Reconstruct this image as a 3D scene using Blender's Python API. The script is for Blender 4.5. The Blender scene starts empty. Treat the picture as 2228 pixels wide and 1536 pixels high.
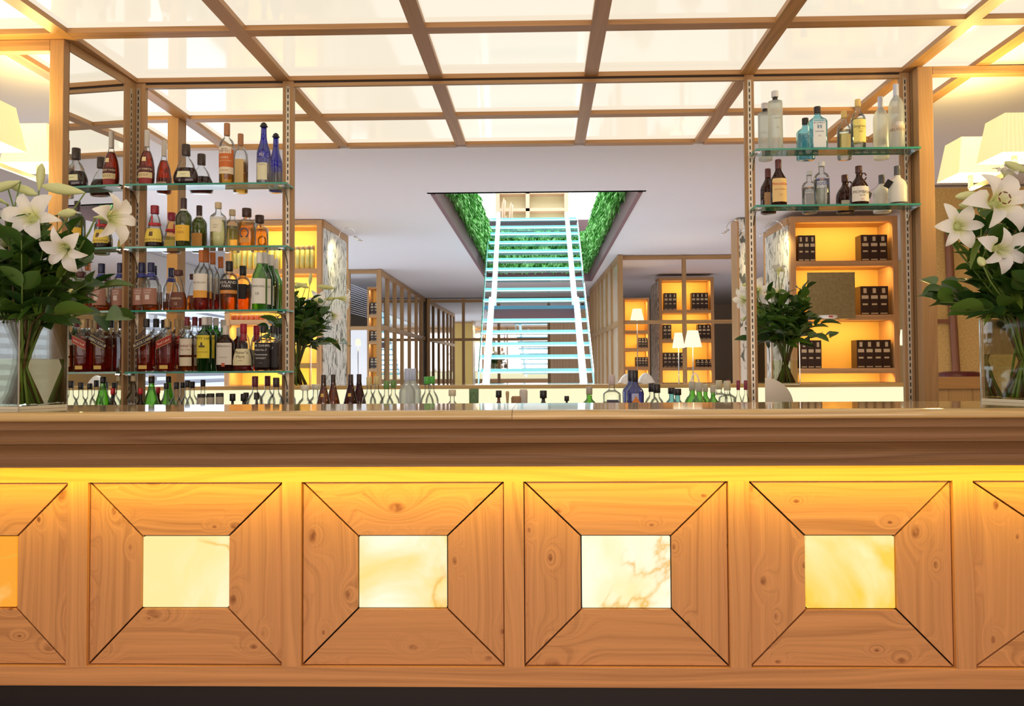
import bpy, bmesh, math, random
from mathutils import Vector, Matrix
random.seed(7)
S = bpy.context.scene
C = S.collection
R = random.random
def U(a, b): return a + (b - a) * random.random()

# ------------------------------------------------------------------ camera
F = 1800.0; YAW, PIT, ROL = .0242, .0300, .0055; CX, CY = 1136.3, 746.2; CAMZ = 1.25
cam = bpy.data.cameras.new('camera'); co = bpy.data.objects.new('camera', cam); C.objects.link(co)
cam.sensor_width = 36; cam.lens = 36 * F / 2228
cam.shift_x = -(CX - 1114) / 2228; cam.shift_y = (CY - 768) / 2228
cam.clip_end = 200; cam.clip_start = .05
Rm = Matrix.Rotation(YAW, 4, 'Z') @ Matrix.Rotation(math.pi / 2 + PIT, 4, 'X') @ Matrix.Rotation(-ROL, 4, 'Z')
co.matrix_world = Matrix.Translation((0, 0, CAMZ)) @ Rm
S.camera = co
def ray(px, py):
    return (Rm.to_3x3() @ Vector(((px - CX) / F, -(py - CY) / F, -1)))
def atY(px, py, Y):
    d = ray(px, py); t = Y / d.y; return Vector((d.x * t, Y, CAMZ + d.z * t))
def atZ(px, py, Z):
    d = ray(px, py); t = (Z - CAMZ) / d.z; return Vector((d.x * t, d.y * t, Z))
def atX(px, py, X):
    d = ray(px, py); t = X / d.x; return Vector((X, d.y * t, CAMZ + d.z * t))

# ------------------------------------------------------------------ world, view, large lights
S.view_settings.view_transform = 'Standard'; S.view_settings.look = 'None'
S.view_settings.gamma = 1; S.view_settings.use_curve_mapping = False; S.view_settings.exposure = 0.0
w = bpy.data.worlds.new('world'); S.world = w; w.use_nodes = True
w.node_tree.nodes['Background'].inputs[0].default_value = (1, .9, .85, 1)
w.node_tree.nodes['Background'].inputs[1].default_value = .55
try:
    S.cycles.max_bounces = 10; S.cycles.transparent_max_bounces = 24; S.cycles.glossy_bounces = 6
    S.cycles.use_denoising = True; S.cycles.sample_clamp_indirect = 4; S.cycles.caustics_refractive = False; S.cycles.caustics_reflective = True
    S.cycles.blur_glossy = .5
except Exception: pass
def area(name, loc, rot, sx, sy, e, col, spread=math.pi):
    l = bpy.data.lights.new(name, 'AREA'); l.shape = 'RECTANGLE'; l.size = sx; l.size_y = sy; l.energy = e; l.color = col; l.spread = spread
    o = bpy.data.objects.new(name, l); C.objects.link(o); o.location = loc; o.rotation_euler = rot; return o
def spot(name, loc, to, e, col, ang=1.2, rad=.03):
    l = bpy.data.lights.new(name, 'SPOT'); l.energy = e; l.color = col; l.spot_size = ang; l.spot_blend = .8; l.shadow_soft_size = rad
    o = bpy.data.objects.new(name, l); C.objects.link(o); o.location = loc
    o.rotation_euler = (Vector(to) - Vector(loc)).to_track_quat('-Z', 'Y').to_euler(); return o
def point(name, loc, e, col, rad=.04):
    l = bpy.data.lights.new(name, 'POINT'); l.energy = e; l.color = col; l.shadow_soft_size = rad
    o = bpy.data.objects.new(name, l); C.objects.link(o); o.location = loc; return o
DM = 4.67; H = CAMZ + 1.643          # glass plane, ceiling beams underside
D1 = 2.965                            # bar front panel face
area('room_fill_behind_viewer', (0, -2.2, 1.9), (math.radians(78), 0, 0), 7, 2.2, 130, (1, .80, .70))  # unseen fill added to lift the ambient light on the bar front
area('led_strip_under_bar_lip', (.2, D1 - .083, CAMZ - .365), (math.radians(35), 0, 0), 7.4, .025, 16, (1, .72, .01))
area('daylight_in_stair_void', (0, 11.5, H + 3.3), (0, 0, 0), 2.4, 8.5, 420, (.86, .95, 1))
area('daylight_from_left_windows', (-4.3, 10, 1.4), (0, math.radians(-90), 0), 2.2, 9, 120, (.80, .9, 1))
area('added_ceiling_fill', (1.0, 11.5, .25), (math.radians(180), 0, 0), 6, 11, 150, (.96, .93, 1))  # unseen upward fill added to brighten the far ceiling
area('upper_room_daylight', (0, 19, H + 3.6), (0, 0, 0), 8, 5, 300, (1, .98, .93))

# ------------------------------------------------------------------ node helpers
MATS = {}
def newmat(key):
    m = bpy.data.materials.new(key); m.use_nodes = True; nt = m.node_tree; nt.nodes.clear()
    out = nt.nodes.new('ShaderNodeOutputMaterial'); return m, nt, out
def N(nt, t, **k):
    n = nt.nodes.new(t)
    for a, b in k.items(): setattr(n, a, b)
    return n
def L(nt, a, b): nt.links.new(a, b)
def rgba(c): return (c[0], c[1], c[2], 1)
def math_(nt, op, a, b=None, c=None):
    n = N(nt, 'ShaderNodeMath', operation=op)
    for i, v in enumerate((a, b, c)):
        if v is None: continue
        if isinstance(v, (int, float)): n.inputs[i].default_value = v
        else: L(nt, v, n.inputs[i])
    return n.outputs[0]
def ramp(nt, fac, stops):
    n = N(nt, 'ShaderNodeValToRGB'); cr = n.color_ramp
    while len(cr.elements) < len(stops): cr.elements.new(.5)
    for e, (p, c) in zip(cr.elements, stops): e.position = p; e.color = rgba(c)
    L(nt, fac, n.inputs[0]); return n.outputs[0]
def plain(key, col, rough=.5, metal=0, spec=.5, emit=None, es=1, coat=0, bump=0, bscale=80, var=0):
    if key in MATS: return MATS[key]
    m, nt, out = newmat(key); p = N(nt, 'ShaderNodeBsdfPrincipled')
    p.inputs['Base Color'].default_value = rgba(col); p.inputs['Roughness'].default_value = rough
    p.inputs['Metallic'].default_value = metal; p.inputs['Specular IOR Level'].default_value = spec
    p.inputs['Coat Weight'].default_value = coat; p.inputs['Coat Roughness'].default_value = .05
    if emit: p.inputs['Emission Color'].default_value = rgba(emit); p.inputs['Emission Strength'].default_value = es
    if bump or var:
        tc = N(nt, 'ShaderNodeTexCoord'); nz = N(nt, 'ShaderNodeTexNoise'); nz.inputs['Scale'].default_value = bscale
        L(nt, tc.outputs['Object'], nz.inputs['Vector'])
        if bump:
            b = N(nt, 'ShaderNodeBump'); b.inputs['Strength'].default_value = bump; b.inputs['Distance'].default_value = .01
            L(nt, nz.outputs[0], b.inputs['Height']); L(nt, b.outputs[0], p.inputs['Normal'])
        if var:
            L(nt, ramp(nt, nz.outputs[0], [(.3, [c * (1 - var) for c in col]), (.7, [min(1, c * (1 + var)) for c in col])]), p.inputs['Base Color'])
    L(nt, p.outputs[0], out.inputs[0]); MATS[key] = m; return m
def wood(key, along, col=(.50, .29, .13), rough=.42, knots=True, coat=0, contrast=.25):
    if key in MATS: return MATS[key]
    m, nt, out = newmat(key); p = N(nt, 'ShaderNodeBsdfPrincipled')
    tc = N(nt, 'ShaderNodeTexCoord'); oi = N(nt, 'ShaderNodeObjectInfo')
    off = N(nt, 'ShaderNodeVectorMath', operation='ADD'); L(nt, tc.outputs['Object'], off.inputs[0])
    rv = N(nt, 'ShaderNodeCombineXYZ')
    r7 = math_(nt, 'MULTIPLY', oi.outputs['Random'], 37.0)
    for i in range(3): L(nt, r7, rv.inputs[i])
    L(nt, rv.outputs[0], off.inputs[1]); P = off.outputs[0]
    st = {'x': (1.2, 9, 9), 'y': (9, 1.2, 9), 'z': (9, 9, 1.2)}[along]
    mp = N(nt, 'ShaderNodeMapping'); mp.inputs['Scale'].default_value = st; L(nt, P, mp.inputs[0])
    lo = N(nt, 'ShaderNodeTexNoise'); lo.inputs['Scale'].default_value = .45; lo.inputs['Detail'].default_value = 2; L(nt, mp.outputs[0], lo.inputs['Vector'])
    sep = N(nt, 'ShaderNodeSeparateXYZ'); L(nt, P, sep.inputs[0])
    kv = N(nt, 'ShaderNodeCombineXYZ'); al = sep.outputs['Z'] if along == 'z' else sep.outputs['X']; cr_ = sep.outputs['X'] if along == 'z' else sep.outputs['Z']
    L(nt, math_(nt, 'MULTIPLY', al, 3.1), kv.inputs[0]); L(nt, math_(nt, 'MULTIPLY', cr_, 5.2), kv.inputs[1])
    vo = N(nt, 'ShaderNodeTexVoronoi', voronoi_dimensions='2D'); vo.inputs['Scale'].default_value = 1.25; L(nt, kv.outputs[0], vo.inputs['Vector'])
    kd0 = vo.outputs['Distance']; kc = N(nt, 'ShaderNodeSeparateColor'); L(nt, vo.outputs['Color'], kc.inputs[0])
    sz = math_(nt, 'MULTIPLY_ADD', kc.outputs[0], 1.9, .55)            # knots differ in size
    kd = math_(nt, 'MULTIPLY', kd0, sz)
    near = math_(nt, 'POWER', math_(nt, 'SUBTRACT', 1.0, math_(nt, 'MINIMUM', math_(nt, 'MULTIPLY', kd, 1.9), 1.0)), 2.0)
    ac = math_(nt, 'ADD', sep.outputs['Y'], sep.outputs['Z'] if along == 'x' else sep.outputs['X']) if along != 'y' else sep.outputs['X']
    ph = math_(nt, 'MULTIPLY_ADD', ac, 34.0, math_(nt, 'MULTIPLY', lo.outputs[0], 9.0))
    ph = math_(nt, 'MULTIPLY_ADD', near, 6.0 if knots else 0.0, ph)
    rn = N(nt, 'ShaderNodeTexNoise', noise_dimensions='1D'); rn.inputs['Scale'].default_value = 1.0; rn.inputs['Detail'].default_value = 4.5; rn.inputs['Roughness'].default_value = .68; L(nt, ph, rn.inputs['W'])
    ring = rn.outputs[0]
    st2 = {'x': (2.5, 120, 120), 'y': (120, 2.5, 120), 'z': (120, 120, 2.5)}[along]
    mf = N(nt, 'ShaderNodeMapping'); mf.inputs['Scale'].default_value = st2; L(nt, P, mf.inputs[0])
    fi = N(nt, 'ShaderNodeTexNoise'); fi.inputs['Scale'].default_value = 1.4; fi.inputs['Detail'].default_value = 3; L(nt, mf.outputs[0], fi.inputs['Vector'])
    g = math_(nt, 'ADD', math_(nt, 'MULTIPLY_ADD', ring, .75, -.08), math_(nt, 'ADD', math_(nt, 'MULTIPLY', fi.outputs[0], .25), math_(nt, 'MULTIPLY', lo.outputs[0], .22)))
    k = contrast
    c0 = ramp(nt, g, [(.25, (col[0] * (1 + k), col[1] * (1 + k), col[2] * (1 + k))), (.55, col), (.9, (col[0] * (1 - 2 * k), col[1] * (1 - 2.3 * k), col[2] * (1 - 2.5 * k)))])
    if knots:
        dk = ramp(nt, kd, [(0.0, (1, 1, 1)), (.05, (.85, .85, .85)), (.095, (0, 0, 0))])
        kn = N(nt, 'ShaderNodeTexNoise'); kn.inputs['Scale'].default_value = 45; L(nt, P, kn.inputs['Vector'])
        f = math_(nt, 'MULTIPLY', dk, math_(nt, 'MULTIPLY_ADD', kn.outputs[0], 1.6, -.15))
        mx = N(nt, 'ShaderNodeMix', data_type='RGBA'); L(nt, f, mx.inputs[0]); L(nt, c0, mx.inputs[6]); mx.inputs[7].default_value = (col[0] * .33, col[1] * .2, col[2] * .15, 1)
        c0 = mx.outputs[2]
    L(nt, c0, p.inputs['Base Color']); p.inputs['Roughness'].default_value = rough; p.inputs['Specular IOR Level'].default_value = .3
    p.inputs['Coat Weight'].default_value = coat; p.inputs['Coat Roughness'].default_value = .06
    b = N(nt, 'ShaderNodeBump'); b.inputs['Strength'].default_value = .12; b.inputs['Distance'].default_value = .002
    L(nt, fi.outputs[0], b.inputs['Height']); L(nt, b.outputs[0], p.inputs['Normal'])
    L(nt, p.outputs[0], out.inputs[0]); MATS[key] = m; return m
def tint(key, col, gloss=.12, dens=.0, dcol=None, rough=.02):
    """coloured clear body: tinted see-through + a little body colour + fresnel gloss"""
    if key in MATS: return MATS[key]
    m, nt, out = newmat(key)
    tr = N(nt, 'ShaderNodeBsdfTransparent'); tr.inputs[0].default_value = rgba(col)
    gl = N(nt, 'ShaderNodeBsdfGlossy'); gl.inputs['Roughness'].default_value = rough
    fr = N(nt, 'ShaderNodeLayerWeight'); fr.inputs[0].default_value = .28
    base = tr
    if dens > 0:
        df = N(nt, 'ShaderNodeBsdfDiffuse'); df.inputs[0].default_value = rgba(dcol or col)
        tl = N(nt, 'ShaderNodeBsdfTranslucent'); tl.inputs[0].default_value = rgba(dcol or col)
        m0 = N(nt, 'ShaderNodeMixShader'); m0.inputs[0].default_value = .6; L(nt, df.outputs[0], m0.inputs[1]); L(nt, tl.outputs[0], m0.inputs[2])
        m1 = N(nt, 'ShaderNodeMixShader'); m1.inputs[0].default_value = dens; L(nt, tr.outputs[0], m1.inputs[1]); L(nt, m0.outputs[0], m1.inputs[2]); base = m1
    m2 = N(nt, 'ShaderNodeMixShader')
    f = math_(nt, 'MINIMUM', math_(nt, 'MULTIPLY_ADD', fr.outputs['Fresnel'], 1.0, gloss * .4), .85)
    L(nt, f, m2.inputs[0]); L(nt, base.outputs[0], m2.inputs[1]); L(nt, gl.outputs[0], m2.inputs[2])
    L(nt, m2.outputs[0], out.inputs[0]); MATS[key] = m; return m
def emis(key, col, s=1.0, gloss=False):
    if key in MATS: return MATS[key]
    m, nt, out = newmat(key); p = N(nt, 'ShaderNodeBsdfPrincipled')
    p.inputs['Base Color'].default_value = rgba([c * .15 for c in col]); p.inputs['Roughness'].default_value = .06 if gloss else .6
    p.inputs['Specular IOR Level'].default_value = .4 if gloss else .1
    p.inputs['Emission Color'].default_value = rgba(col); p.inputs['Emission Strength'].default_value = s
    L(nt, p.outputs[0], out.inputs[0]); MATS[key] = m; return m
def onyx(key, light, dark, thr, seed):
    m, nt, out = newmat(key); tc = N(nt, 'ShaderNodeTexCoord')
    mp = N(nt, 'ShaderNodeMapping'); mp.inputs['Location'].default_value = (seed, seed * 2, seed * 3); L(nt, tc.outputs['Object'], mp.inputs[0])
    n1 = N(nt, 'ShaderNodeTexNoise'); n1.inputs['Scale'].default_value = 3.4; n1.inputs['Detail'].default_value = 5; n1.inputs['Distortion'].default_value = .6; L(nt, mp.outputs[0], n1.inputs['Vector'])
    n2 = N(nt, 'ShaderNodeTexNoise'); n2.inputs['Scale'].default_value = 1.3; n2.inputs['Detail'].default_value = 6; n2.inputs['Distortion'].default_value = .4; L(nt, mp.outputs[0], n2.inputs['Vector'])
    a = ramp(nt, n1.outputs[0], [(thr - .12, light), (thr + .14, dark)])
    v = math_(nt, 'ABSOLUTE', math_(nt, 'SUBTRACT', n2.outputs[0], .5))
    vv0 = ramp(nt, v, [(0, (.8, .8, .8)), (.004, (.35, .35, .35)), (.010, (0, 0, 0))])
    n3 = N(nt, 'ShaderNodeTexNoise'); n3.inputs['Scale'].default_value = 3.0; L(nt, mp.outputs[0], n3.inputs['Vector'])
    vv = math_(nt, 'MULTIPLY', vv0, ramp(nt, n3.outputs[0], [(.44, (0, 0, 0)), (.54, (1, 1, 1))]))
    mx = N(nt, 'ShaderNodeMix', data_type='RGBA'); L(nt, vv, mx.inputs[0]); L(nt, a, mx.inputs[6]); mx.inputs[7].default_value = (.8, .42, .04, 1)
    p = N(nt, 'ShaderNodeBsdfPrincipled'); p.inputs['Base Color'].default_value = (.08, .06, .03, 1); p.inputs['Roughness'].default_value = .25
    L(nt, mx.outputs[2], p.inputs['Emission Color']); p.inputs['Emission Strength'].default_value = 1.0
    L(nt, p.outputs[0], out.inputs[0]); return m

WC = (.46, .245, .10)
WX = wood('oak_along_x', 'x', WC, knots=False); WY = wood('oak_along_y', 'y', WC, knots=False)
BC = (.60, .285, .115)
BX = wood('bar_oak_x', 'x', BC, .38); BZ = wood('bar_oak_z', 'z', BC, .38)
BR = wood('bar_rail_x', 'x', BC, .4, knots=False); BS = wood('bar_stile_z', 'z', BC, .4, knots=False)
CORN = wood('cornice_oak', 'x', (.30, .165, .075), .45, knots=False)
TOP = wood('counter_oak', 'x', (.62, .42, .17), .3, knots=False, coat=1)
FX = wood('frame_oak_x', 'x', (.42, .245, .11), .45, knots=False); FZ = wood('frame_oak_z', 'z', (.42, .245, .11), .45, knots=False); FY = wood('frame_oak_y', 'y', (.42, .245, .11), .45, knots=False)
DARK = plain('dark_groove', (.03, .018, .012), .7)
PLINTH = plain('black_plinth', (.012, .007, .007), .5)
PANEL = emis('lightbox_pane', (.90, .81, .65), .96, True)
CEIL = plain('ceiling_plaster', (.80, .77, .80), .8)
MIRROR = plain('mirror_silver', (.93, .95, .94), .0, 1)
STEEL = plain('brushed_steel', (.55, .53, .5), .25, 1)
CHROME = plain('chrome', (.8, .8, .8), .08, 1)
SLOT = plain('slot_black', (.02, .02, .02), .6)
BRASSY = plain('standard_metal', (.62, .55, .42), .35, .8)

# ------------------------------------------------------------------ mesh helpers
def link(name, me, mat, parent):
    o = bpy.data.objects.new(name, me)
    for mm in (mat if isinstance(mat, (list, tuple)) else [mat]):
        if mm: me.materials.append(mm)
    C.objects.link(o)
    if parent: o.parent = parent
    return o
def raw(name, v, f, mat, parent=None, smooth=False):
    me = bpy.data.meshes.new(name); me.from_pydata([tuple(p) for p in v], [], f); me.validate(); me.update()
    if smooth: me.polygons.foreach_set('use_smooth', [True] * len(me.polygons))
    return link(name, me, mat, parent)
class MB:
    def __init__(s): s.v = []; s.f = []
    def box(s, x0, x1, y0, y1, z0, z1):
        b = len(s.v); s.v += [(x0, y0, z0), (x1, y0, z0), (x1, y1, z0), (x0, y1, z0), (x0, y0, z1), (x1, y0, z1), (x1, y1, z1), (x0, y1, z1)]
        s.f += [tuple(b + i for i in q) for q in ((0, 3, 2, 1), (4, 5, 6, 7), (0, 1, 5, 4), (1, 2, 6, 5), (2, 3, 7, 6), (3, 0, 4, 7))]; return s
    def bar(s, a, b, w, h, up=(0, 0, 1)):
        a = Vector(a); b = Vector(b); d = (b - a).normalized(); x = d.cross(Vector(up)).normalized() * w / 2; y = x.cross(d).normalized() * h / 2
        n = len(s.v); s.v += [a - x - y, a + x - y, a + x + y, a - x + y, b - x - y, b + x - y, b + x + y, b - x + y]
        s.f += [tuple(n + i for i in q) for q in ((0, 1, 2, 3), (7, 6, 5, 4), (0, 4, 5, 1), (1, 5, 6, 2), (2, 6, 7, 3), (3, 7, 4, 0))]; return s
    def tube(s, pts, r, k=8):
        pts = [Vector(p) for p in pts]; n0 = len(s.v); rr = r if isinstance(r, (list, tuple)) else [r] * len(pts)
        ref = Vector((0, 0, 1))
        for i, p in enumerate(pts):
            d = (pts[min(i + 1, len(pts) - 1)] - pts[max(i - 1, 0)]).normalized()
            if abs(d.dot(ref)) > .95: ref = Vector((1, 0, 0)) if abs(d.x) < .9 else Vector((0, 1, 0))
            x = d.cross(ref).normalized(); y = d.cross(x)
            for j in range(k):
                a = 2 * math.pi * j / k; s.v.append(p + (x * math.cos(a) + y * math.sin(a)) * rr[i])
        for i in range(len(pts) - 1):
            for j in range(k):
                s.f.append((n0 + i * k + j, n0 + i * k + (j + 1) % k, n0 + (i + 1) * k + (j + 1) % k, n0 + (i + 1) * k + j))
        s.f.append(tuple(n0 + j for j in reversed(range(k)))); s.f.append(tuple(n0 + (len(pts) - 1) * k + j for j in range(k))); return s
    def prism(s, pts2, y0, y1):
        """outline in x,z pushed along y"""
        n = len(s.v); k = len(pts2); s.v += [(x, y0, z) for x, z in pts2] + [(x, y1, z) for x, z in pts2]
        s.f.append(tuple(n + i for i in range(k))); s.f.append(tuple(n + k + i for i in reversed(range(k))))
        for i in range(k): s.f.append((n + i, n + k + i, n + k + (i + 1) % k, n + (i + 1) % k))
        return s
    def build(s, name, mat, parent=None, smooth=False, bevel=0):
        o = raw(name, s.v, s.f, mat, parent, smooth)
        if bevel:
            b = o.modifiers.new('bevel', 'BEVEL'); b.width = bevel; b.segments = 2; b.limit_method = 'ANGLE'
        return o
def box(name, x0, x1, y0, y1, z0, z1, mat, parent=None, bevel=0):
    return MB().box(min(x0, x1), max(x0, x1), min(y0, y1), max(y0, y1), min(z0, z1), max(z0, z1)).build(name, mat, parent, bevel=bevel)
def thing(name, label, cat, loc=(0, 0, 0), group=None, kind=None):
    o = bpy.data.objects.new(name, None); C.objects.link(o); o.location = loc; o.empty_display_size = .05
    if label: o['label'] = label
    if cat: o['category'] = cat
    if group: o['group'] = group
    if kind: o['kind'] = kind
    return o
def tag(o, label, cat, group=None, kind=None):
    o['label'] = label; o['category'] = cat
    if group: o['group'] = group
    if kind: o['kind'] = kind
    return o
def struct(o, label=None, cat=None):
    o['kind'] = 'structure'
    if label: o['label'] = label
    if cat: o['category'] = cat
    return o
def copy_tree(o, parent=None):
    c = o.copy(); C.objects.link(c); c.parent = parent
    for ch in [x for x in o.children]: copy_tree(ch, c)
    return c
def xsec(phi, n=2.0, asp=1.0):
    """radius multiplier direction for superellipse; phi=0 faces the viewer (-y)"""
    s, c = math.sin(phi), math.cos(phi)
    k = (abs(s) ** n + abs(c) ** n) ** (-1.0 / n)
    return s * k, -c * k * asp
def lathe(name, prof, mat, parent=None, seg=24, n=2.0, asp=1.0, a0=0, a1=2 * math.pi, smooth=True, caps=True, closed=True):
    v = []; f = []; full = abs(a1 - a0 - 2 * math.pi) < 1e-6; k = seg if full else seg + 1
    for r, z in prof:
        for j in range(k):
            x, y = xsec(a0 + (a1 - a0) * j / seg, n, asp); v.append((r * x, r * y, z))
    for i in range(len(prof) - 1):
        for j in range(seg):
            a = i * k + j; b = i * k + (j + 1) % k; f.append((a, b, b + k, a + k))
    if full and caps:
        f.append(tuple(reversed(range(k)))); f.append(tuple((len(prof) - 1) * k + j for j in range(k)))
    return raw(name, v, f, mat, parent, smooth)
FONTS = {}
def text_mesh(body, size, bold=0):
    key = (body, size, bold)
    if key in FONTS: return FONTS[key]
    cu = bpy.data.curves.new('lettering', 'FONT'); cu.body = body; cu.size = size; cu.align_x = 'CENTER'; cu.align_y = 'CENTER'; cu.resolution_u = 2
    cu.offset = bold * size
    o = bpy.data.objects.new('lettering', cu); C.objects.link(o)
    bpy.context.view_layer.update()
    me = bpy.data.meshes.new_from_object(o.evaluated_get(bpy.context.evaluated_depsgraph_get()))
    bpy.data.objects.remove(o); FONTS[key] = ([v.co.copy() for v in me.vertices], [tuple(p.vertices) for p in me.polygons]); return FONTS[key]

# ------------------------------------------------------------------ structure: floor, ceiling
fl = box('floor', -7, 8, -3, 22, -.05, 0, plain('floor_stone', (.34, .29, .25), .35)); struct(fl)
# void geometry from the photograph
vn0 = atZ(957, 423, H); vn1 = atZ(1396, 421, H); vf0 = atZ(1056, 612, H); vf1 = atZ(1281, 612, H)
VX0 = (vn0.x + vf0.x) / 2; VX1 = (vn1.x + vf1.x) / 2; VY0 = vn0.y; VY1 = (vf0.y + vf1.y) / 2
YE = DM + 2 * .70 + .04          # lightbox far end
c = MB(); zc = H + .005
for (a, b, y0, y1) in ((-7, 8, YE, VY0), (-7, VX0, VY0, VY1), (VX1, 8, VY0, VY1), (-7, 8, VY1, 30), (-7, -2.75, -3, YE), (2.42, 8, -3, YE)):
    c.box(a, b, y0, y1, zc, zc + .12)
struct(c.build('ceiling', CEIL))

# lightbox: grid of oak beams with glowing panes
lb = thing('ceiling_lightbox', None, None, kind='structure')
xs = [-2.345 + i * .8765 for i in range(6)]; xs[0] += .0; xs[5] += .02
ys = [DM + j * .70 for j in range(-5, 3)]
XL, XR = -2.75, 2.42
BW, BH = .076, .030
xall = [XL] + xs + [XR]
for x in xs: box('beam', x - BW / 2, x + BW / 2, ys[0], ys[-1] - BW / 2, H, H + BH, WY, lb)
for x in (XL, XR): box('beam', x - BW / 2, x + BW / 2, ys[0], ys[-1] + BW / 2, H, H + BH + .03, WY, lb)
for y in ys:
    for i in range(len(xall) - 1):
        box('cross_beam', xall[i] + BW / 2, xall[i + 1] - BW / 2, y - BW / 2, y + BW / 2, H + .0005, H + BH, WX, lb)
for i in range(len(xall) - 1):
    for j in range(len(ys) - 1):
        box('glowing_pane', xall[i] + BW / 2 - .003, xall[i + 1] - BW / 2 + .003, ys[j] + BW / 2 - .003, ys[j + 1] - BW / 2 + .003, H + .026, H + .034, PANEL, lb)
box('lightbox_backing', XL, XR, ys[0], ys[-1] + BW / 2, H + .06, H + .08, CEIL, lb)

# shell walls
struct(box('wall_far', -7, 8, 21.9, 22, 0, H, plain('far_wall_plaster', (.6, .5, .38), .8)))
struct(box('wall_left', -5.6, -5.5, -3, 22, 0, H, plain('wall_white', (.75, .75, .78), .8)))
TAN = plain('tan_grasscloth', (.62, .43, .17), .85, bump=.3, bscale=60, var=.15)
struct(box('wall_right', 5.6, 5.7, -3, 22, 0, H, TAN))

# ------------------------------------------------------------------ bar counter (front)
bar = thing('bar_counter', 'long oak bar front of mitred square panels around glowing onyx squares', 'bar counter', (0, D1, 0))
def zf(y, D=D1): return atY(1118, y, D).z
def barpart(name, o):  # put in bar space
    o.parent = bar; o.matrix_parent_inverse = Matrix.Translation((0, -D1, 0)); o.name = name; return o
z_top, z_pt, z_pb, z_bot = zf(1008), zf(1048), zf(1452), zf(1496)
BXL, BXR = -3.0, 3.1
barpart('top_rail', box('r', BXL, BXR, D1, D1 + .05, z_pt, z_top + .03, BR))
barpart('bottom_rail', box('r', BXL, BXR, D1, D1 + .05, z_bot, z_pb, BR, bevel=.002))
barpart('plinth', box('r', BXL, BXR, D1 + .09, D1 + .14, 0, z_bot + .02, PLINTH))
barpart('carcass', box('r', BXL, BXR, D1 + .052, D1 + .10, z_bot + .001, z_top + .08, DARK))
st = [(145, 189), (613, 655), (1097, 1140), (1587, 1633), (2077, 2121)]
stx = [(atY(a, 1250, D1).x, atY(b, 1250, D1).x) for a, b in st]
wp = .735
stx = [(stx[0][0] - wp - .072, stx[0][0] - wp)] + stx + [(stx[-1][1] + wp, stx[-1][1] + wp + .072)]
for a, b in stx: barpart('stile', box('s', a, b, D1, D1 + .05, z_pb - .001, z_pt + .001, BS, bevel=.001))
ony = [(-152, 35), (308, 496), (779, 973), (1265, 1461), (1754, 1950), (2295, 2480)]
oz0, oz1 = zf(1327), zf(1168)
onm = [onyx('onyx_amber', (1, .88, .40), (.90, .34, .02), .42, 2.0), onyx('onyx_cream', (1, .92, .62), (1, .80, .34), .47, 5.3), onyx('onyx_pale', (1, .96, .72), (1, .70, .20), .49, 9.1),
       onyx('onyx_white', (1, .97, .74), (1, .86, .45), .54, 12.7), onyx('onyx_gold', (1, .90, .48), (.98, .62, .07), .46, 31.4), onyx('onyx_cream_b', (1, .9, .5), (1, .7, .2), .55, 23.2)]
G = .0028
for i in range(6):
    a = stx[i][1]; b = stx[i + 1][0]
    oa = atY(ony[i][0], 1250, D1 + .012).x; ob = atY(ony[i][1], 1250, D1 + .012).x
    yb = D1 + .016
    def board(pts, mat):
        cx = sum(p[0] for p in pts) / 4; cz = sum(p[1] for p in pts) / 4
        q = []
        k = len(pts)
        for t in range(k):   # inset each edge by G
            p0 = Vector(pts[t - 1]); p1 = Vector(pts[t]); p2 = Vector(pts[(t + 1) % k])
            e1 = (p1 - p0).normalized(); e2 = (p2 - p1).normalized()
            n1 = Vector((-e1.y, e1.x)); n2 = Vector((-e2.y, e2.x))
            if n1.dot(Vector((cx, cz)) - p1) < 0: n1 = -n1
            if n2.dot(Vector((cx, cz)) - p1) < 0: n2 = -n2
            den = 1 + n1.dot(n2); q.append(p1 + (n1 + n2) * (G / den))
        o = MB().prism([(p.x, p.y) for p in q], yb, yb + .02).build('panel_board', mat, bevel=.0012); barpart('panel_board', o)
    board([(a, z_pt), (b, z_pt), (ob, oz1), (oa, oz1)], BX)
    board([(a, z_pb), (b, z_pb), (ob, oz0), (oa, oz0)], BX)
    board([(a, z_pb), (a, z_pt), (oa, oz1), (oa, oz0)], BZ)
    board([(b, z_pb), (b, z_pt), (ob, oz1), (ob, oz0)], BZ)
    o = barpart('onyx_pane', box('o', oa + .003, ob - .003, yb + .002, yb + .02, oz0 + .003, oz1 - .003, onm[i], bevel=.001))
    o['label'] = ['amber veined onyx square', 'cream onyx square with a faint vein', 'onyx square pale at right, yellow at left', 'near-white onyx square with one brown vein', 'golden onyx square with diagonal brown vein', 'cream onyx square'][i]
# cornice mouldings, stepping outward
def ogee(name, ya, za, yb_, zb, mat, bow=.010, back=None):
    """front face from (ya,za) top to (yb,zb) bottom with a hollow"""
    pts = []
    for t in range(9):
        u = t / 8; pts.append((ya + (yb_ - ya) * u + bow * math.sin(math.pi * u), za + (zb - za) * u))
    bk = back or D1 + .05
    v = []; f = []; k = len(pts)
    sect = pts + [(bk, zb), (bk, za)]
    n = len(sect)
    for x in (BXL, BXR): v += [(x, y, z) for y, z in sect]
    for i in range(n): f.append((i, (i + 1) % n, n + (i + 1) % n, n + i))
    f += [tuple(range(n)), tuple(reversed(range(n, 2 * n)))]
    return raw(name, v, f, mat, smooth=False)
DF = 2.70
zt = zf(890, DF)
def zz(y, D): return zf(y, D)
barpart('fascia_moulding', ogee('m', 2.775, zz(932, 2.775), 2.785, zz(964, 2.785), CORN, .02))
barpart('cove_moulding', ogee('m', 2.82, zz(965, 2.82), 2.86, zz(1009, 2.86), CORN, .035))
barpart('drip_lip', ogee('m', 2.866, zz(1009, 2.866), 2.866, zz(1015, 2.866), CORN, 0, back=2.90))
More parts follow.
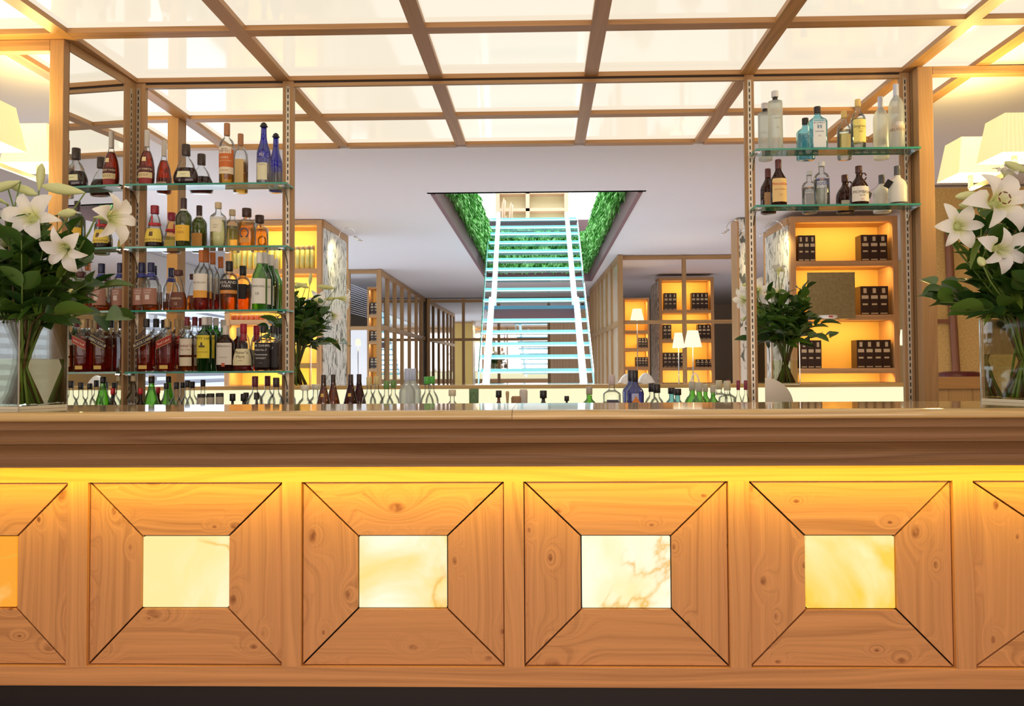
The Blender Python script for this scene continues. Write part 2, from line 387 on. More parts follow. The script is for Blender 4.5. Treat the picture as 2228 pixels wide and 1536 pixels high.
top = thing('countertop', 'polished oak bar countertop with rounded nosing across the whole view', 'countertop', (0, 3, 0))
def toppart(name, o): o.parent = top; o.matrix_parent_inverse = Matrix.Translation((0, -3, 0)); o.name = name; return o
ztop = zf(892, DF + .012); zn = zz(913, DF)
# slab with rounded nose
def slab(xa, xb):
    sect = [(3.24, ztop)]
    for t in range(9):
        a = math.pi / 2 * t / 8; r = .022; sect.append((DF + r - r * math.sin(a), ztop - r + r * math.cos(a)))
    sect += [(DF + .001, zn + .004), (DF + .006, zn), (3.24, zn)]
    v = []; f = []; n = len(sect)
    for x in (xa, xb): v += [(x, y, z) for y, z in sect]
    for i in range(n): f.append((i, (i + 1) % n, n + (i + 1) % n, n + i))
    f += [tuple(range(n)), tuple(reversed(range(n, 2 * n)))]
    o = raw('slab', v, f, TOP); return o
xj = atY(1114, 900, DF).x
toppart('slab', slab(BXL, xj - .0008)); toppart('slab', slab(xj + .0008, BXR))
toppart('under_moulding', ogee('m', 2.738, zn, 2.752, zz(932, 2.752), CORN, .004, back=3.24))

# twin counter beyond the glass plane (the bar's own mirror image)
YB = 2 * DM - 3.24
tb = thing('twin_counter', 'mirror image of the oak bar counter, glowing cream side behind the low bottles', 'counter', (0, YB, 0))
def tpart(name, o): o.parent = tb; o.matrix_parent_inverse = Matrix.Translation((0, -YB, 0)); o.name = name; return o
zt2 = atY(900, 838, YB).z
tpart('slab', box('s', -3.2, 2.67, YB, YB + .5, zt2 - .03, zt2, TOP, bevel=.004))
tpart('lit_panel', box('s', -3.2, 2.67, YB + .03, YB + .06, zt2 - .30, zt2 - .031, emis('lit_cream', (1, .93, .60), 1.0)))
tpart('base_board', box('s', -3.2, 2.67, YB + .02, YB + .3, 0, zt2 - .301, CORN))
# back bar worktop the low bottles stand on
ZB = CAMZ - .335
bb = box('back_bar_worktop', -2.27, 2.12, 4.2, 4.66, ZB - .04, ZB, plain('worktop_dark', (.05, .035, .025), .3), bevel=.003)
tag(bb, 'dark low worktop under the speed bottles behind the bar', 'worktop')
b2 = copy_tree(bb); b2.location.y = 2 * DM; b2.scale.y = -1; b2['label'] = 'mirror image of the dark low worktop under the speed bottles'

# ------------------------------------------------------------------ posts, niche, side mirror
SX = -2.325   # side mirror plane
def slotted(parent, x, y, z0, z1, axis='x', tw=False):
    s = 1 if not tw else -1
    if axis == 'x': box('shelf_standard', x - .011, x + .011, y - .003 * s, y, z0, z1, BRASSY, parent)
    else: box('shelf_standard', x, x + .003, y - .011, y + .011, z0, z1, BRASSY, parent)
    m = MB(); z = z0 + .02
    while z < z1 - .03:
        if axis == 'x': m.box(x - .003, x + .003, y - .0045 * s, y - .0031 * s, z, z + .022) if not tw else m.box(x - .003, x + .003, y + .0031, y + .0045, z, z + .022)
        else: m.box(x + .0031, x + .0045, y - .003, y + .003, z, z + .022)
        z += .036
    o = m.build('slot_row', SLOT, parent); o['kind'] = 'stuff'
def post(label, px0, px1, y0, y1, slot=True, z1=H, twin=True, name='shelf_post'):
    a = atY(px0, 520, y0).x; b = atY(px1, 520, y0).x
    t = thing(name, label, 'post', ((a + b) / 2, y0, ZB))
    o = box('upright', a, b, y0, y1, ZB, z1, FZ, bevel=.002); o.parent = t; o.matrix_parent_inverse = Matrix.Translation((-(a + b) / 2, -y0, -ZB))
    if slot:
        q = bpy.data.objects.new('x', None)
        n0 = set(C.objects)
        slotted(None, (a + b) / 2, y0, ZB + .02, z1 - .03)
        for o in set(C.objects) - n0: o.parent = t; o.matrix_parent_inverse = Matrix.Translation((-(a + b) / 2, -y0, -ZB))
    return t
post('slotted oak post at right end of the left bottle shelves', 614, 638, DM - .03, DM)
post('slotted oak corner post at left end of the left bottle shelves', 284, 314, DM - .03, DM)
post('slotted oak post at left end of the two right bottle shelves', 1624, 1645, DM - .03, DM)
post('slotted oak post at right end of the two right bottle shelves', 1964, 1985, DM - .03, DM)
# header rail along glass plane
hr = box('head_rail', SX, 2.12, DM - .028, DM - .004, H - .030, H - .011, FX)
box('painted_gap_shade', SX, 2.12, DM - .026, DM - .006, H - .0108, H - .0005, DARK, hr); tag(hr, 'long oak head rail under the ceiling grid above the bottle shelves', 'rail')  # solid dark strip paints in the shade of the gap under the beam
# side mirror (left) with frame
sm = thing('side_mirror', 'tall mirror panel in oak frame closing the left shelf niche', 'mirror', (SX, 4.4, ZB))
def rel(o, t, name=None):
    o.parent = t; o.matrix_parent_inverse = Matrix.Translation(-Vector(t.location))
    if name: o.name = name
    return o
YW = atX(128, 95, SX - .0).y
YL0 = 4.0
SXF = SX - .036
rel(MB().bar((SXF - .010, YL0 + .052, (ZB + H - .045) / 2), (SX - .010, DM - .145, (ZB + H - .045) / 2), .02, H - .045 - ZB).build('mirror_pane', MIRROR), sm)
rel(MB().bar((SXF - .008, YL0 + .052, H - .023), (SX - .008, DM - .145, H - .023), .024, .044).build('mirror_rail', FY), sm)
rel(box('corner_stile', SX - .02, SX + .006, DM - .145, DM - .034, ZB, H - .001, FZ), sm)
n0 = set(C.objects); slotted(None, SX + .006, DM - .085, ZB + .02, H - .05, 'y')
for o in set(C.objects) - n0: rel(o, sm)
sm2 = copy_tree(sm); sm2.location.y = 2 * DM - 4.4; sm2.scale.y = -1; sm2['label'] = 'mirror image of the framed left niche mirror, seen between the left bottles'
def column(label, x0, x1, y0, y1):
    t = thing('oak_column', label, 'column', ((x0 + x1) / 2, y0, 0))
    rel(box('shaft', x0, x1, y0, y1, 0, H - .001, FZ, bevel=.003), t); return t
xa = atY(104, 480, YL0).x
lc = column('bright yellow-lit oak column left of the bottle niche', xa, SXF, YL0, YL0 + .05)
lc2 = column('mirror image of the left oak column, behind the cognac bottles', xa, SXF, 2 * DM - YL0 - .05, 2 * DM - YL0 + .07)
YR0 = 4.545
xr0 = atY(2003, 500, YR0).x; xr1 = atY(2036, 500, YR0).x
rc = column('yellow-lit oak column right of the gin and vodka shelves', xr0, xr1, YR0, YR0 + .125)
x19 = atY(1985, 500, DM - .03).x
rr = box('oak_jamb', x19, xr0 - .002, DM - .06, DM, ZB, H - .001, wood('jamb_oak', 'z', (.30, .18, .09), .5, knots=False)); tag(rr, 'dark oak jamb strip between right slotted post and column', 'jamb')
# wing frames over the sconces
wl = box('wing_head_rail', -4.2, xa, YL0, YL0 + .05, H - .058, H - .001, FX, bevel=.003); tag(wl, 'yellow-lit oak head rail at far left above the sconce', 'rail')
wr = box('wing_head_rail', xr1, 4.2, YR0, YR0 + .06, H - .046, H - .001, FX, bevel=.003); tag(wr, 'yellow-lit oak head rail at far right above the lily bouquet', 'rail')

# ------------------------------------------------------------------ glass shelves
GLS = tint('shelf_glass', (.90, .97, .93), .15); GEDGE = plain('glass_edge_green', (.05, .33, .24), .12, 0, .8)
SHELF_T = .009
def shelf(label, px0, px1, ypx, left=True):
    yF = 4.505; a = atY(px0, ypx, yF); b = atY(px1, ypx, yF); z = (a.z + b.z) / 2
    t = thing('glass_shelf', label, 'shelf', ((a.x + b.x) / 2, DM - .08, z))
    x0, x1 = a.x, b.x
    rel(box('glass_pane', x0, x1, yF + .004, DM - .035, z - SHELF_T, z, GLS), t)
    rel(box('glass_edge', x0, x1, yF, yF + .004, z - SHELF_T - .001, z + .0005, GEDGE), t)
    rel(box('back_edge', x0, x1, DM - .034, DM - .031, z - SHELF_T, z, GEDGE), t)
    rel(box('end_edge', x0 - .003, x0, yF, DM - .031, z - SHELF_T, z, GEDGE), t)
    rel(box('end_edge', x1, x1 + .003, yF, DM - .031, z - SHELF_T, z, GEDGE), t)
    return t, x0, x1, z
def bracket(t, x, z):
    m = MB(); y0, y1 = 4.525, DM - .033
    v = [(y0, z - SHELF_T - .001), (y1, z - SHELF_T - .001), (y1, z - .09), (y1 - .018, z - .055), (y1 - .05, z - .026), (y0, z - .021)]
    k = len(v); vv = [(x - .003, p[0], p[1]) for p in v] + [(x + .003, p[0], p[1]) for p in v]
    f = [tuple(reversed(range(k))), tuple(range(k, 2 * k))] + [(i, (i + 1) % k, k + (i + 1) % k, k + i) for i in range(k)]
    b = rel(raw('bracket', vv, f, STEEL), t)
    g = rel(box('clip', x - .014, x + .014, 4.515, 4.548, z - SHELF_T - .008, z - SHELF_T - .001, CHROME), t)
ZS = []
ordn = ['topmost', 'second', 'third', 'lowest']
desc = ['under the cognacs and blue bottles', 'under the red-capped rum and horseshoe tequila', 'under the single malts', 'under the blended whiskies']
for i, y in enumerate((398, 535, 674, 808)):
    t, x0, x1, z = shelf('%s glass shelf of the left niche, %s' % (ordn[i], desc[i]), 272, 622, y)
    ZS.append(z)
    bracket(t, atY(299, 500, DM - .03).x, z); bracket(t, atY(626, 500, DM - .03).x, z)
    c2 = copy_tree(t); c2.location.y = 2 * DM - t.location.y; c2.scale.y = -1; c2['label'] = 'mirror image of the %s left glass shelf, just behind it' % ordn[i]
ZR = []
for i, y in enumerate((321, 444)):
    t, x0, x1, z = shelf(['upper glass shelf of the right niche, under the clear gins and vodkas', 'lower glass shelf of the right niche, under the brown jugs'][i], 1646, 2003, y)
    ZR.append(z)
    bracket(t, atY(1634.5, 500, DM - .03).x + .012, z); bracket(t, atY(1975, 500, DM - .03).x, z)
    c2 = copy_tree(t); c2.location.y = 2 * DM - t.location.y; c2.scale.y = -1; c2['label'] = 'mirror image of the %s right glass shelf, just behind it' % ['upper', 'lower'][i]

# ------------------------------------------------------------------ bottles
PROF = {
 'std': [(.93, 0), (1, .012), (1, .60), (.95, .645), (.74, .70), (.46, .745), (.36, .78), (.33, .83), (.33, 1)],
 'high': [(.93, 0), (1, .012), (1, .66), (.93, .70), (.62, .745), (.38, .78), (.34, .82), (.34, 1)],
 'slope': [(.93, 0), (1, .012), (1, .54), (.92, .60), (.66, .68), (.43, .755), (.36, .80), (.34, 1)],
 'cognac': [(.82, 0), (.9, .012), (.98, .12), (1, .22), (.96, .34), (.82, .47), (.60, .57), (.40, .64), (.32, .70), (.30, 1)],
 'xo': [(.80, 0), (.90, .01), (1, .10), (1, .20), (.88, .32), (.72, .42), (.64, .50), (.52, .57), (.38, .63), (.24, .68), (.21, .74), (.20, 1)],
 'bell': [(.95, 0), (1, .015), (1, .22), (.95, .30), (.80, .42), (.68, .50), (.62, .60), (.56, .68), (.36, .78), (.28, .82), (.30, 1)],
 'blue': [(.93, 0), (1, .012), (1, .50), (.93, .56), (.62, .66), (.47, .74), (.42, .80), (.40, 1)],
 'square': [(.95, 0), (1, .015), (1, .62), (.94, .66), (.6, .70), (.36, .73), (.32, .77), (.32, 1)],
 'sqtall': [(.95, 0), (1, .012), (1, .66), (.88, .70), (.55, .745), (.36, .79), (.32, .84), (.32, 1)],
 'cyl': [(.95, 0), (1, .01), (1, .80), (.97, .825), (.6, .84), (.34, .85), (.33, .9), (.33, 1)],
 'vodka': [(.95, 0), (1, .01), (1, .60), (.96, .66), (.78, .72), (.50, .755), (.36, .77), (.36, 1)],
 'jug': [(.95, 0), (1, .012), (1, .42), (.94, .50), (.72, .60), (.46, .68), (.32, .73), (.28, .80), (.28, 1)],
 'frost': [(.95, 0), (1, .012), (1, .60), (.9, .66), (.62, .71), (.40, .755), (.33, .80), (.32, 1)],
 'goose': [(.95, 0), (1, .01), (1, .60), (.94, .68), (.70, .76), (.42, .80), (.32, .83), (.30, 1)],
 'cone': [(.95, 0), (1, .02), (1, .45), (.84, .55), (.60, .68), (.42, .78), (.34, .86), (.32, 1)],
 'round': [(.95, 0), (1, .02), (1, .48), (.92, .56), (.68, .64), (.42, .69), (.33, .73), (.32, 1)],
}
def pr(prof, z):
    for (r0, z0), (r1, z1) in zip(prof, prof[1:]):
        if z0 <= z <= z1: return r0 + (r1 - r0) * (z - z0) / max(1e-6, z1 - z0)
    return prof[-1][0]
CLEARG = tint('clear_glass', (.965, .98, .965), .05)
FROST = tint('frosted_glass', (.86, .9, .88), .05, .55, (.86, .9, .88), .35)
GCOL = {'clear': CLEARG, 'frost': FROST,
 'green': tint('green_glass', (.10, .42, .06), .2, .25, (.02, .16, .02)), 'bgreen': tint('bright_green_glass', (.35, .80, .12), .2, .35, (.20, .62, .06)),
 'olive': tint('olive_glass', (.30, .36, .05), .2, .4, (.09, .13, .01)), 'dkgreen': tint('dark_green_glass', (.05, .20, .05), .2, .5, (.008, .05, .012)),
 'brown': tint('brown_glass', (.28, .07, .02), .05, .6, (.09, .018, .008)), 'amber': tint('amber_glass', (.45, .16, .04), .2, .5, (.22, .07, .012)),
 'blue': tint('blue_glass', (.03, .05, .75), .2, .5, (.02, .03, .50)), 'sky': tint('sky_glass', (.45, .82, .90), .2, .25, (.25, .62, .72)),
 'navy': tint('navy_glass', (.20, .25, .75), .2, .4, (.07, .1, .42)), 'black': tint('black_glass', (.03, .02, .02), .2, .8, (.01, .008, .008)),
 'white': plain('white_coated_glass', (.78, .78, .70), .35)}
LIQ = {'amber': tint('liquid_amber', (.95, .44, .07), .0, .22, (.80, .26, .03)), 'cognac': tint('liquid_cognac', (.78, .17, .05), .0, .30, (.50, .06, .02)),
 'rum': tint('liquid_rum', (.22, .05, .04), .03, .55, (.08, .012, .012)), 'red': tint('liquid_red', (.85, .20, .14), .0, .28, (.62, .07, .06)),
 'pale': tint('liquid_pale', (.93, .88, .55), .03, .2, (.8, .72, .35)), 'gold': tint('liquid_gold', (.95, .66, .15), .03, .3, (.85, .48, .07)), 'clear': tint('liquid_clear', (.93, .95, .9), .03)}
def P_(c, rough=.45): return plain('paint_%d_%d_%d' % tuple(int(x * 255) for x in c), c, rough)
BOTTLES = []
def bottle(label, x, wpx, topy, z0, kind, glass='clear', liq=None, fill=.6, cap=(.02, .015, .015), capz=.84, capr=1.12, labels=(), n=2.0, asp=1.0, D=4.565, twin=True, group=None, back=None, neck=None, seg=24, twinlab=None, pxbase=None, capn='cap', stopper=None, extra=None):
    bp = atY(x, topy, D); hgt = bp.z - z0; Rr = wpx / 2 * D / F
    t = thing('spirits_bottle', label, 'bottle', (bp.x, D, z0 + .0004), group)
    prof = PROF[kind]
    P = [(r * Rr, z * hgt) for r, z in prof]
    lathe('glass_body', P, GCOL[glass] if isinstance(glass, str) else glass, t, seg, n, asp)
    if liq:
        ip = [(r * Rr * .93, z * hgt * 1.0 + .004) for r, z in prof if z < fill] + [(pr(prof, fill) * Rr * .93, fill * hgt), (.0005, fill * hgt + .0002)]
        lathe('liquid', ip, LIQ[liq], t, seg, n, asp, caps=False)
    nr = prof[-1][0] * Rr * capr
    lathe(capn, [(nr * .96, capz * hgt), (nr, capz * hgt + .002), (nr, hgt - .002), (nr * .93, hgt + .0005), (nr * .5, hgt + .001)], P_(cap, .35) if not isinstance(cap, bpy.types.Material) else cap, t, 16)
    if neck:
        nz0, nz1, nc = neck; zs = [nz0 + (nz1 - nz0) * i / 4 for i in range(5)]
        lathe('neck_band', [(pr(prof, z) * Rr * 1.03 + .0004, z * hgt) for z in zs], P_(nc), t, 16)
    for lb_ in labels:
        lz0, lz1, col, ang = lb_[:4]; texts = lb_[4] if len(lb_) > 4 else []; off = lb_[5] if len(lb_) > 5 else 0
        if col is not None:
            k = 10; zs = [lz0 + (lz1 - lz0) * i / k for i in range(k + 1)]
            lathe('paper_label', [(pr(prof, z) * Rr * 1.012 + .0004, z * hgt) for z in zs], P_(col, .6), t, 12, n, asp, off - ang, off + ang, caps=False)
        for (body, tz, sz, tc_) in texts:
            vv, ff = text_mesh(body, sz * hgt)
            rr_ = pr(prof, tz) * Rr * 1.03 + .0008; out = []
            for q in vv:
                z = tz + q.y / hgt; ph = off + q.x / rr_
                rz = pr(prof, max(0, min(1, z))) * Rr * 1.012 + .0012
                X, Y = xsec(ph, n, asp); out.append((rz * X, rz * Y, z * hgt))
            if ff: raw('lettering', out, ff, P_(tc_, .5), t)
    if back:
        bz0, bz1, bc = back
        lathe('rear_label', [(pr(prof, z) * Rr * 1.012 + .0004, z * hgt) for z in (bz0, (bz0 + bz1) / 2, bz1)], P_(bc, .6), t, 10, n, asp, math.pi - .75, math.pi + .75, caps=False)
    if stopper == 'ball':
        pr_ = [(Rr * .36 * math.cos(a), hgt - Rr * .1 + Rr * .36 * math.sin(a)) for a in [math.pi * i / 8 - math.pi / 2 for i in range(1, 9)]]
        lathe('ball_stopper', pr_, P_((.02, .02, .02), .25), t, 16)
        lathe('stopper_flange', [(Rr * .55, hgt - Rr * .45), (Rr * .6, hgt - Rr * .38), (Rr * .55, hgt - Rr * .3)], P_((.02, .02, .02), .25), t, 16)
    if extra: extra(t, Rr, hgt)
    BOTTLES.append((t, Rr, D))
    if twin:
        c2 = copy_tree(t); c2.location.y = 2 * DM - D; c2.scale.y = -1
        c2['label'] = twinlab or ('mirror image of ' + label)
        if group: c2['group'] = 'mirror images of ' + group
    return t
K = (.02, .016, .016); WH = (.85, .83, .78); CR = (.85, .74, .45); GO = (.75, .5, .12); RED = (.45, .02, .03); MAR = (.22, .02, .03); SIL = (.6, .57, .5)
# --- shelf 1
z = ZS[0]
bottle('round-shouldered cognac with silver capsule and dark label, far left top shelf', 320, 34, 284, z, 'cognac', 'clear', 'cognac', .62, SIL, .70, 1.1,
       [(.02, .12, (.3, .03, .03), 1.1), (.12, .22, (.75, .62, .33), 1.15, [('V.S.O.P', .17, .055, (.2, .05, .02))]), (.22, .33, (.10, .02, .02), 1.15, [('RÉMY MARTIN', .275, .05, CR)]), (.42, .50, (.85, .68, .35), .32)], back=(.05, .2, (.6, .5, .35)))
bottle('squat bell-shaped cognac decanter with oval cream label, top shelf', 405, 57, 315, z, 'xo', 'clear', 'rum', .42, (.05, .03, .02), .72, 1.6,
       [(.17, .32, (.85, .83, .5), .55, [('COGNAC', .245, .035, (.2, .3, .1))])], asp=.55)
bottle('tall cognac with orange label and foil capsule, top shelf', 494, 33, 269, z, 'vodka', 'clear', 'gold', .5, (.45, .2, .08), .80, 1.1,
       [(.16, .27, (.85, .72, .5), 1.35, [('COGNAC', .215, .035, (.5, .25, .1))]), (.27, .56, (.65, .16, .03), 1.35, [('AMBRE', .42, .045, CR), ('1er CRU DE COGNAC', .37, .026, CR)]), (.49, .60, (.88, .8, .62), .95, [('PIERRE', .56, .036, (.2, .1, .05)), ('FERRAND', .525, .036, (.2, .1, .05))])], back=(.12, .55, (.85, .6, .25)))
def bluebottom(t, Rr, hgt):
    lathe('clear_foot', [(pr(PROF['blue'], q) * Rr * 1.015, q * hgt) for q in (0, .02, .2, .34)], tint('foot_glass', (.88, .9, .72), .1, .35, (.8, .8, .6)), t, 20, caps=False)
    lathe('fading_band', [(pr(PROF['blue'], q) * Rr * 1.017, q * hgt) for q in (.34, .38, .42)], tint('fade_glass', (.5, .55, .9), .1, .45, (.45, .5, .85)), t, 20, caps=False)
bottle('blue tequila bottle with round black stopper, right end of top shelf', 574, 30, 270, z, 'blue', 'blue', None, .6, K, .94, 1.1,
       [(.06, .34, (.78, .75, .5), .8, [('TEQUILA', .31, .03, (.2, .2, .2))]), (.45, .5, None, .5, [('XD', .47, .06, WH)])], stopper='ball', extra=bluebottom)
# --- shelf 2
z = ZS[1]
def redseal(t, Rr, hgt):
    lathe('red_ribbon', [(pr(PROF['bell'], q) * Rr * 1.04, q * hgt) for q in (.53, .555, .58)], P_((.55, .02, .03)), t, 20, caps=False)
    box('ribbon_tail', -.004, .004, -Rr * .70, -Rr * .60, .50 * hgt, .74 * hgt, P_((.55, .02, .03)), t)
bottle('bell-shaped rum with red cap and yellow portrait label, second shelf', 337, 40, 448, z, 'bell', 'clear', 'rum', .16, (.32, .02, .04), .80, 1.45,
       [(.12, .44, (.88, .68, .1), 1.2, [('ANTIQUE DE RON', .17, .06, (.25, .05, .02)), ('BOTICA', .40, .03, (.25, .05, .02))]), (.25, .36, (.15, .08, .03), .22)], extra=redseal, back=(.1, .3, (.75, .6, .15)))
bottle('olive green bottle with plain orange label, second shelf', 400, 34, 432, z, 'std', 'olive', None, .5, (.06, .03, .03), .74, 1.15,
       [(.12, .44, (.92, .56, .05), 1.15, [('ABA', .29, .075, (.5, .2, .05)), ('PISCO', .38, .03, (.4, .2, .05))])], neck=(.74, .78, WH), back=(.1, .4, (.7, .35, .08)))
bottle('clear square-shouldered gin bottle with cork and small cream label, second shelf', 475, 33, 441, z, 'high', 'clear', 'pale', .6, (.65, .52, .32), .86, 1.3,
       [(.33, .60, (.85, .8, .6), .8, [('T E 3', .47, .05, (.12, .08, .05)), ('BEBIDA', .42, .03, (.3, .2, .1))]), (.6, .66, (.75, .74, .68), 1.4)], n=2.5)
def horseshoe(t, Rr, hgt):
    m = MB(); pts = []
    for i in range(17):
        a = math.radians(-60 + 300 * i / 16); pts.append((math.cos(a) * Rr * .48, -Rr * .80 - .004, .34 * hgt + math.sin(a) * Rr * .55))
    m.tube(pts, .0042, 6); m.build('horseshoe', P_((.12, .11, .14), .3), t, True)
bottle('flat square tequila bottle with horseshoe emblem and black stopper, second shelf', 537, 37, 454, z, 'square', 'clear', 'gold', .62, (.05, .02, .015), .78, 1.7,
       [(.70, 1.0, (.75, .22, .03), .22), (.10, .24, (.75, .35, .08), .5)], n=5, asp=.75, extra=horseshoe)
# --- shelf 3
z = ZS[2]
for x, dd, lb_ in ((329, 4.545, 'ribbed scotch bottle with crest label and navy blue capsule, third shelf'), (309, 4.60, 'second navy-capped crest scotch, half hidden at far left of third shelf')):
    bottle(lb_, x, 37, 572, z, 'slope', 'clear', 'amber', .18, (.02, .025, .09), .80, 1.15,
       [(.12, .46, (.42, .2, .14), 1.1, [('CHIVAS', .41, .05, (.85, .75, .7)), ('REGAL', .36, .05, (.85, .75, .7))]), (.22, .32, (.75, .62, .55), .25)], neck=(.70, .78, (.05, .06, .3)), back=(.1, .25, (.15, .05, .03)), D=dd)
bottle('round flat malt bottle with brown stopper and dark oval label, third shelf', 388, 40, 588, z, 'bell', 'clear', 'amber', .45, (.10, .03, .02), .86, 1.75,
       [(.08, .44, (.16, .05, .03), .9, [('CARDHU', .29, .07, CR), ('12', .16, .09, CR)])], asp=.7)
for x, dd, lb_ in ((439, 4.535, 'tall malt bottle with cream and orange label, orange foil cap, third shelf'), (449, 4.625, 'second orange-foil malt bottle standing behind the first')):
    bottle(lb_, x, 34, 545, z, 'std', 'clear', 'red', .30, (.55, .16, .03), .80, 1.15,
       [(.32, .60, (.88, .84, .74), 1.1, [('MACALLAN', .45, .045, (.2, .1, .08))]), (.20, .32, (.90, .42, .06), 1.1)], D=dd, back=(.2, .55, (.55, .4, .3)))
bottle('malt bottle with black and orange wrap label, black cap, third shelf', 499, 38, 569, z, 'vodka', 'clear', 'amber', .52, K, .80, 1.15,
       [(.40, .62, (.03, .02, .02), 1.35, [('HIGHLAND', .555, .085, WH), ('PARK', .48, .085, WH)]), (.33, .40, (.75, .30, .06), 1.35, [('12', .365, .05, WH)])], back=(.28, .6, (.04, .03, .03)))
for x, dd, lb_ in ((565, 4.535, 'green malt bottle with large white label and white capsule, third shelf'), (577, 4.62, 'second green malt bottle behind the white-labelled one')):
    bottle(lb_, x, 33, 550, z, 'slope', 'bgreen' if dd < 4.6 else 'green', None, .5, WH, .81, 1.15,
       [(.10, .54, (.86, .85, .78), 1.15, [('LAPHROAIG', .40, .052, (.1, .1, .08)), ('10', .27, .07, (.1, .1, .08))])], D=dd, back=(.1, .45, (.6, .6, .45)))
# --- shelf 4
z = ZS[3]
def slant(col, lines):
    def f(t, Rr, hgt):
        y = -Rr - .0016; w_ = Rr * 1.04; m = MB()
        m.prism([(-w_, .42 * hgt), (w_, .56 * hgt), (w_, .70 * hgt), (-w_, .56 * hgt)], y - .0006, y); m.build('slanted_label', P_(col), t)
        for dz in (0, .14):
            m = MB().prism([(-w_, (.42 + dz) * hgt), (w_, (.56 + dz) * hgt), (w_, (.568 + dz) * hgt), (-w_, (.428 + dz) * hgt)], y - .0009, y - .0003); m.build('gold_edge', P_(GO), t)
        vv, ff = text_mesh(lines, .065 * hgt); a = math.atan2(.14 * hgt, 2 * w_)
        raw('lettering', [(q.x * math.cos(a) - q.y * math.sin(a), y - .001, .56 * hgt + q.x * math.sin(a) + q.y * math.cos(a)) for q in vv], ff, P_(CR), t)
    return f
for x, dd, lc_, tx, lq, lb_, cp in ((319, 4.535, (.03, .015, .015), 'BLACK LABEL', 'cognac', 'square whisky bottle with slanted black label, left end of lowest shelf', K), (340, 4.622, (.03, .015, .015), 'BLACK LABEL', 'cognac', 'black-capped square whisky bottle tucked between the slanted black and red labels', K),
                        (364, 4.535, (.40, .02, .02), 'Red Label', 'red', 'square whisky bottle with slanted red label and gold cap, lowest shelf', (.62, .42, .18)), (386, 4.62, (.40, .02, .02), 'Red Label', 'red', 'second red-liquid square bottle behind the slanted red label', (.62, .42, .18))):
    bottle(lb_, x, 33, 694, z, 'sqtall', 'clear', lq, .64, cp, .84, 1.2, [(.05, .12, GO, .5)], n=6, extra=slant(lc_, tx), D=dd)
for x, dd, lb_ in ((407, 4.535, 'scotch bottle with two cream labels and maroon cap, lowest shelf'), (424, 4.625, 'second maroon-capped scotch behind the cream-labelled one')):
    bottle(lb_, x, 30, 690, z, 'std', 'clear', 'amber', .5, MAR, .84, 1.15,
       [(.30, .60, (.82, .72, .58), 1.1, [("Dewar's", .47, .085, (.3, .05, .05)), ('White Label', .40, .045, (.5, .3, .1))]), (.10, .26, (.8, .7, .5), 1.1)], D=dd)
for x, dd, lb_ in ((445, 4.535, 'green scotch bottle with yellow ship label and white cap, lowest shelf'), (456, 4.625, 'second white-capped green scotch behind the yellow ship label')):
    bottle(lb_, x, 31, 690, z, 'high', 'green', None, .5, WH, .85, 1.15,
       [(.24, .66, (.90, .72, .05), 1.1, [('CUTTY SARK', .60, .07, (.05, .1, .03)), ('SCOTS WHISKY', .35, .035, (.3, .2, .02))])], D=dd,
       extra=lambda t, Rr, hgt: MB().prism([(-.35 * Rr, .44 * hgt), (.45 * Rr, .44 * hgt), (.5 * Rr, .47 * hgt), (.15 * Rr, .47 * hgt), (.1 * Rr, .53 * hgt), (-.1 * Rr, .53 * hgt), (-.15 * Rr, .47 * hgt), (-.4 * Rr, .47 * hgt)], -Rr * 1.03 - .003, -Rr * 1.03 - .001).build('ship_drawing', P_((.1, .08, .03)), t))
bottle('brown flat-shouldered scotch with big white label and pale cap, lowest shelf', 491, 37, 709, z, 'std', 'brown', None, .5, (.82, .76, .66), .80, 1.1,
       [(.14, .62, (.84, .78, .68), .95, [("Ballantine's", .55, .07, (.1, .1, .05)), ('SCOTCH', .30, .04, (.3, .1, .1))]), (.10, .18, (.6, .12, .06), .2)], n=3, asp=.75)
def wax(t, Rr, hgt):
    lathe('red_wax', [(Rr * .42, .64 * hgt), (Rr * .33, .72 * hgt), (Rr * .30, .8 * hgt), (Rr * .30, .99 * hgt), (Rr * .2, 1.004 * hgt)], P_((.45, .01, .03), .25), t, 14)
bottle('square-bodied bourbon dipped in dark red wax with cream label, lowest shelf', 530, 40, 705, z, 'bell', 'clear', 'red', .14, (.45, .01, .03), .80, 1.2,
       [(.12, .47, (.86, .78, .48), 1.3, [("Maker's", .39, .09, (.1, .06, .03)), ('Mark', .30, .09, (.1, .06, .03)), ('WHISKY', .22, .03, (.3, .2, .1))])], n=3, extra=wax)
bottle('square Tennessee whiskey bottle with black label, right end of lowest shelf', 573, 32, 709, z, 'square', 'clear', 'rum', .62, K, .84, 1.2,
       [(.08, .62, (.025, .02, .02), 1.0, [('JACK DANIELS', .555, .07, WH), ('Old No.7', .46, .06, WH), ('Tennessee', .36, .06, WH), ('WHISKEY', .28, .05, WH), ('- - -', .18, .05, WH)])], n=5, D=4.54)
bottle('last square black-capped whiskey bottle, touching the right shelf post', 594, 32, 709, z, 'square', 'clear', 'rum', .62, K, .84, 1.2, [(.08, .62, (.025, .02, .02), .9, [('No.7', .5, .06, WH)])], n=5, D=4.60)
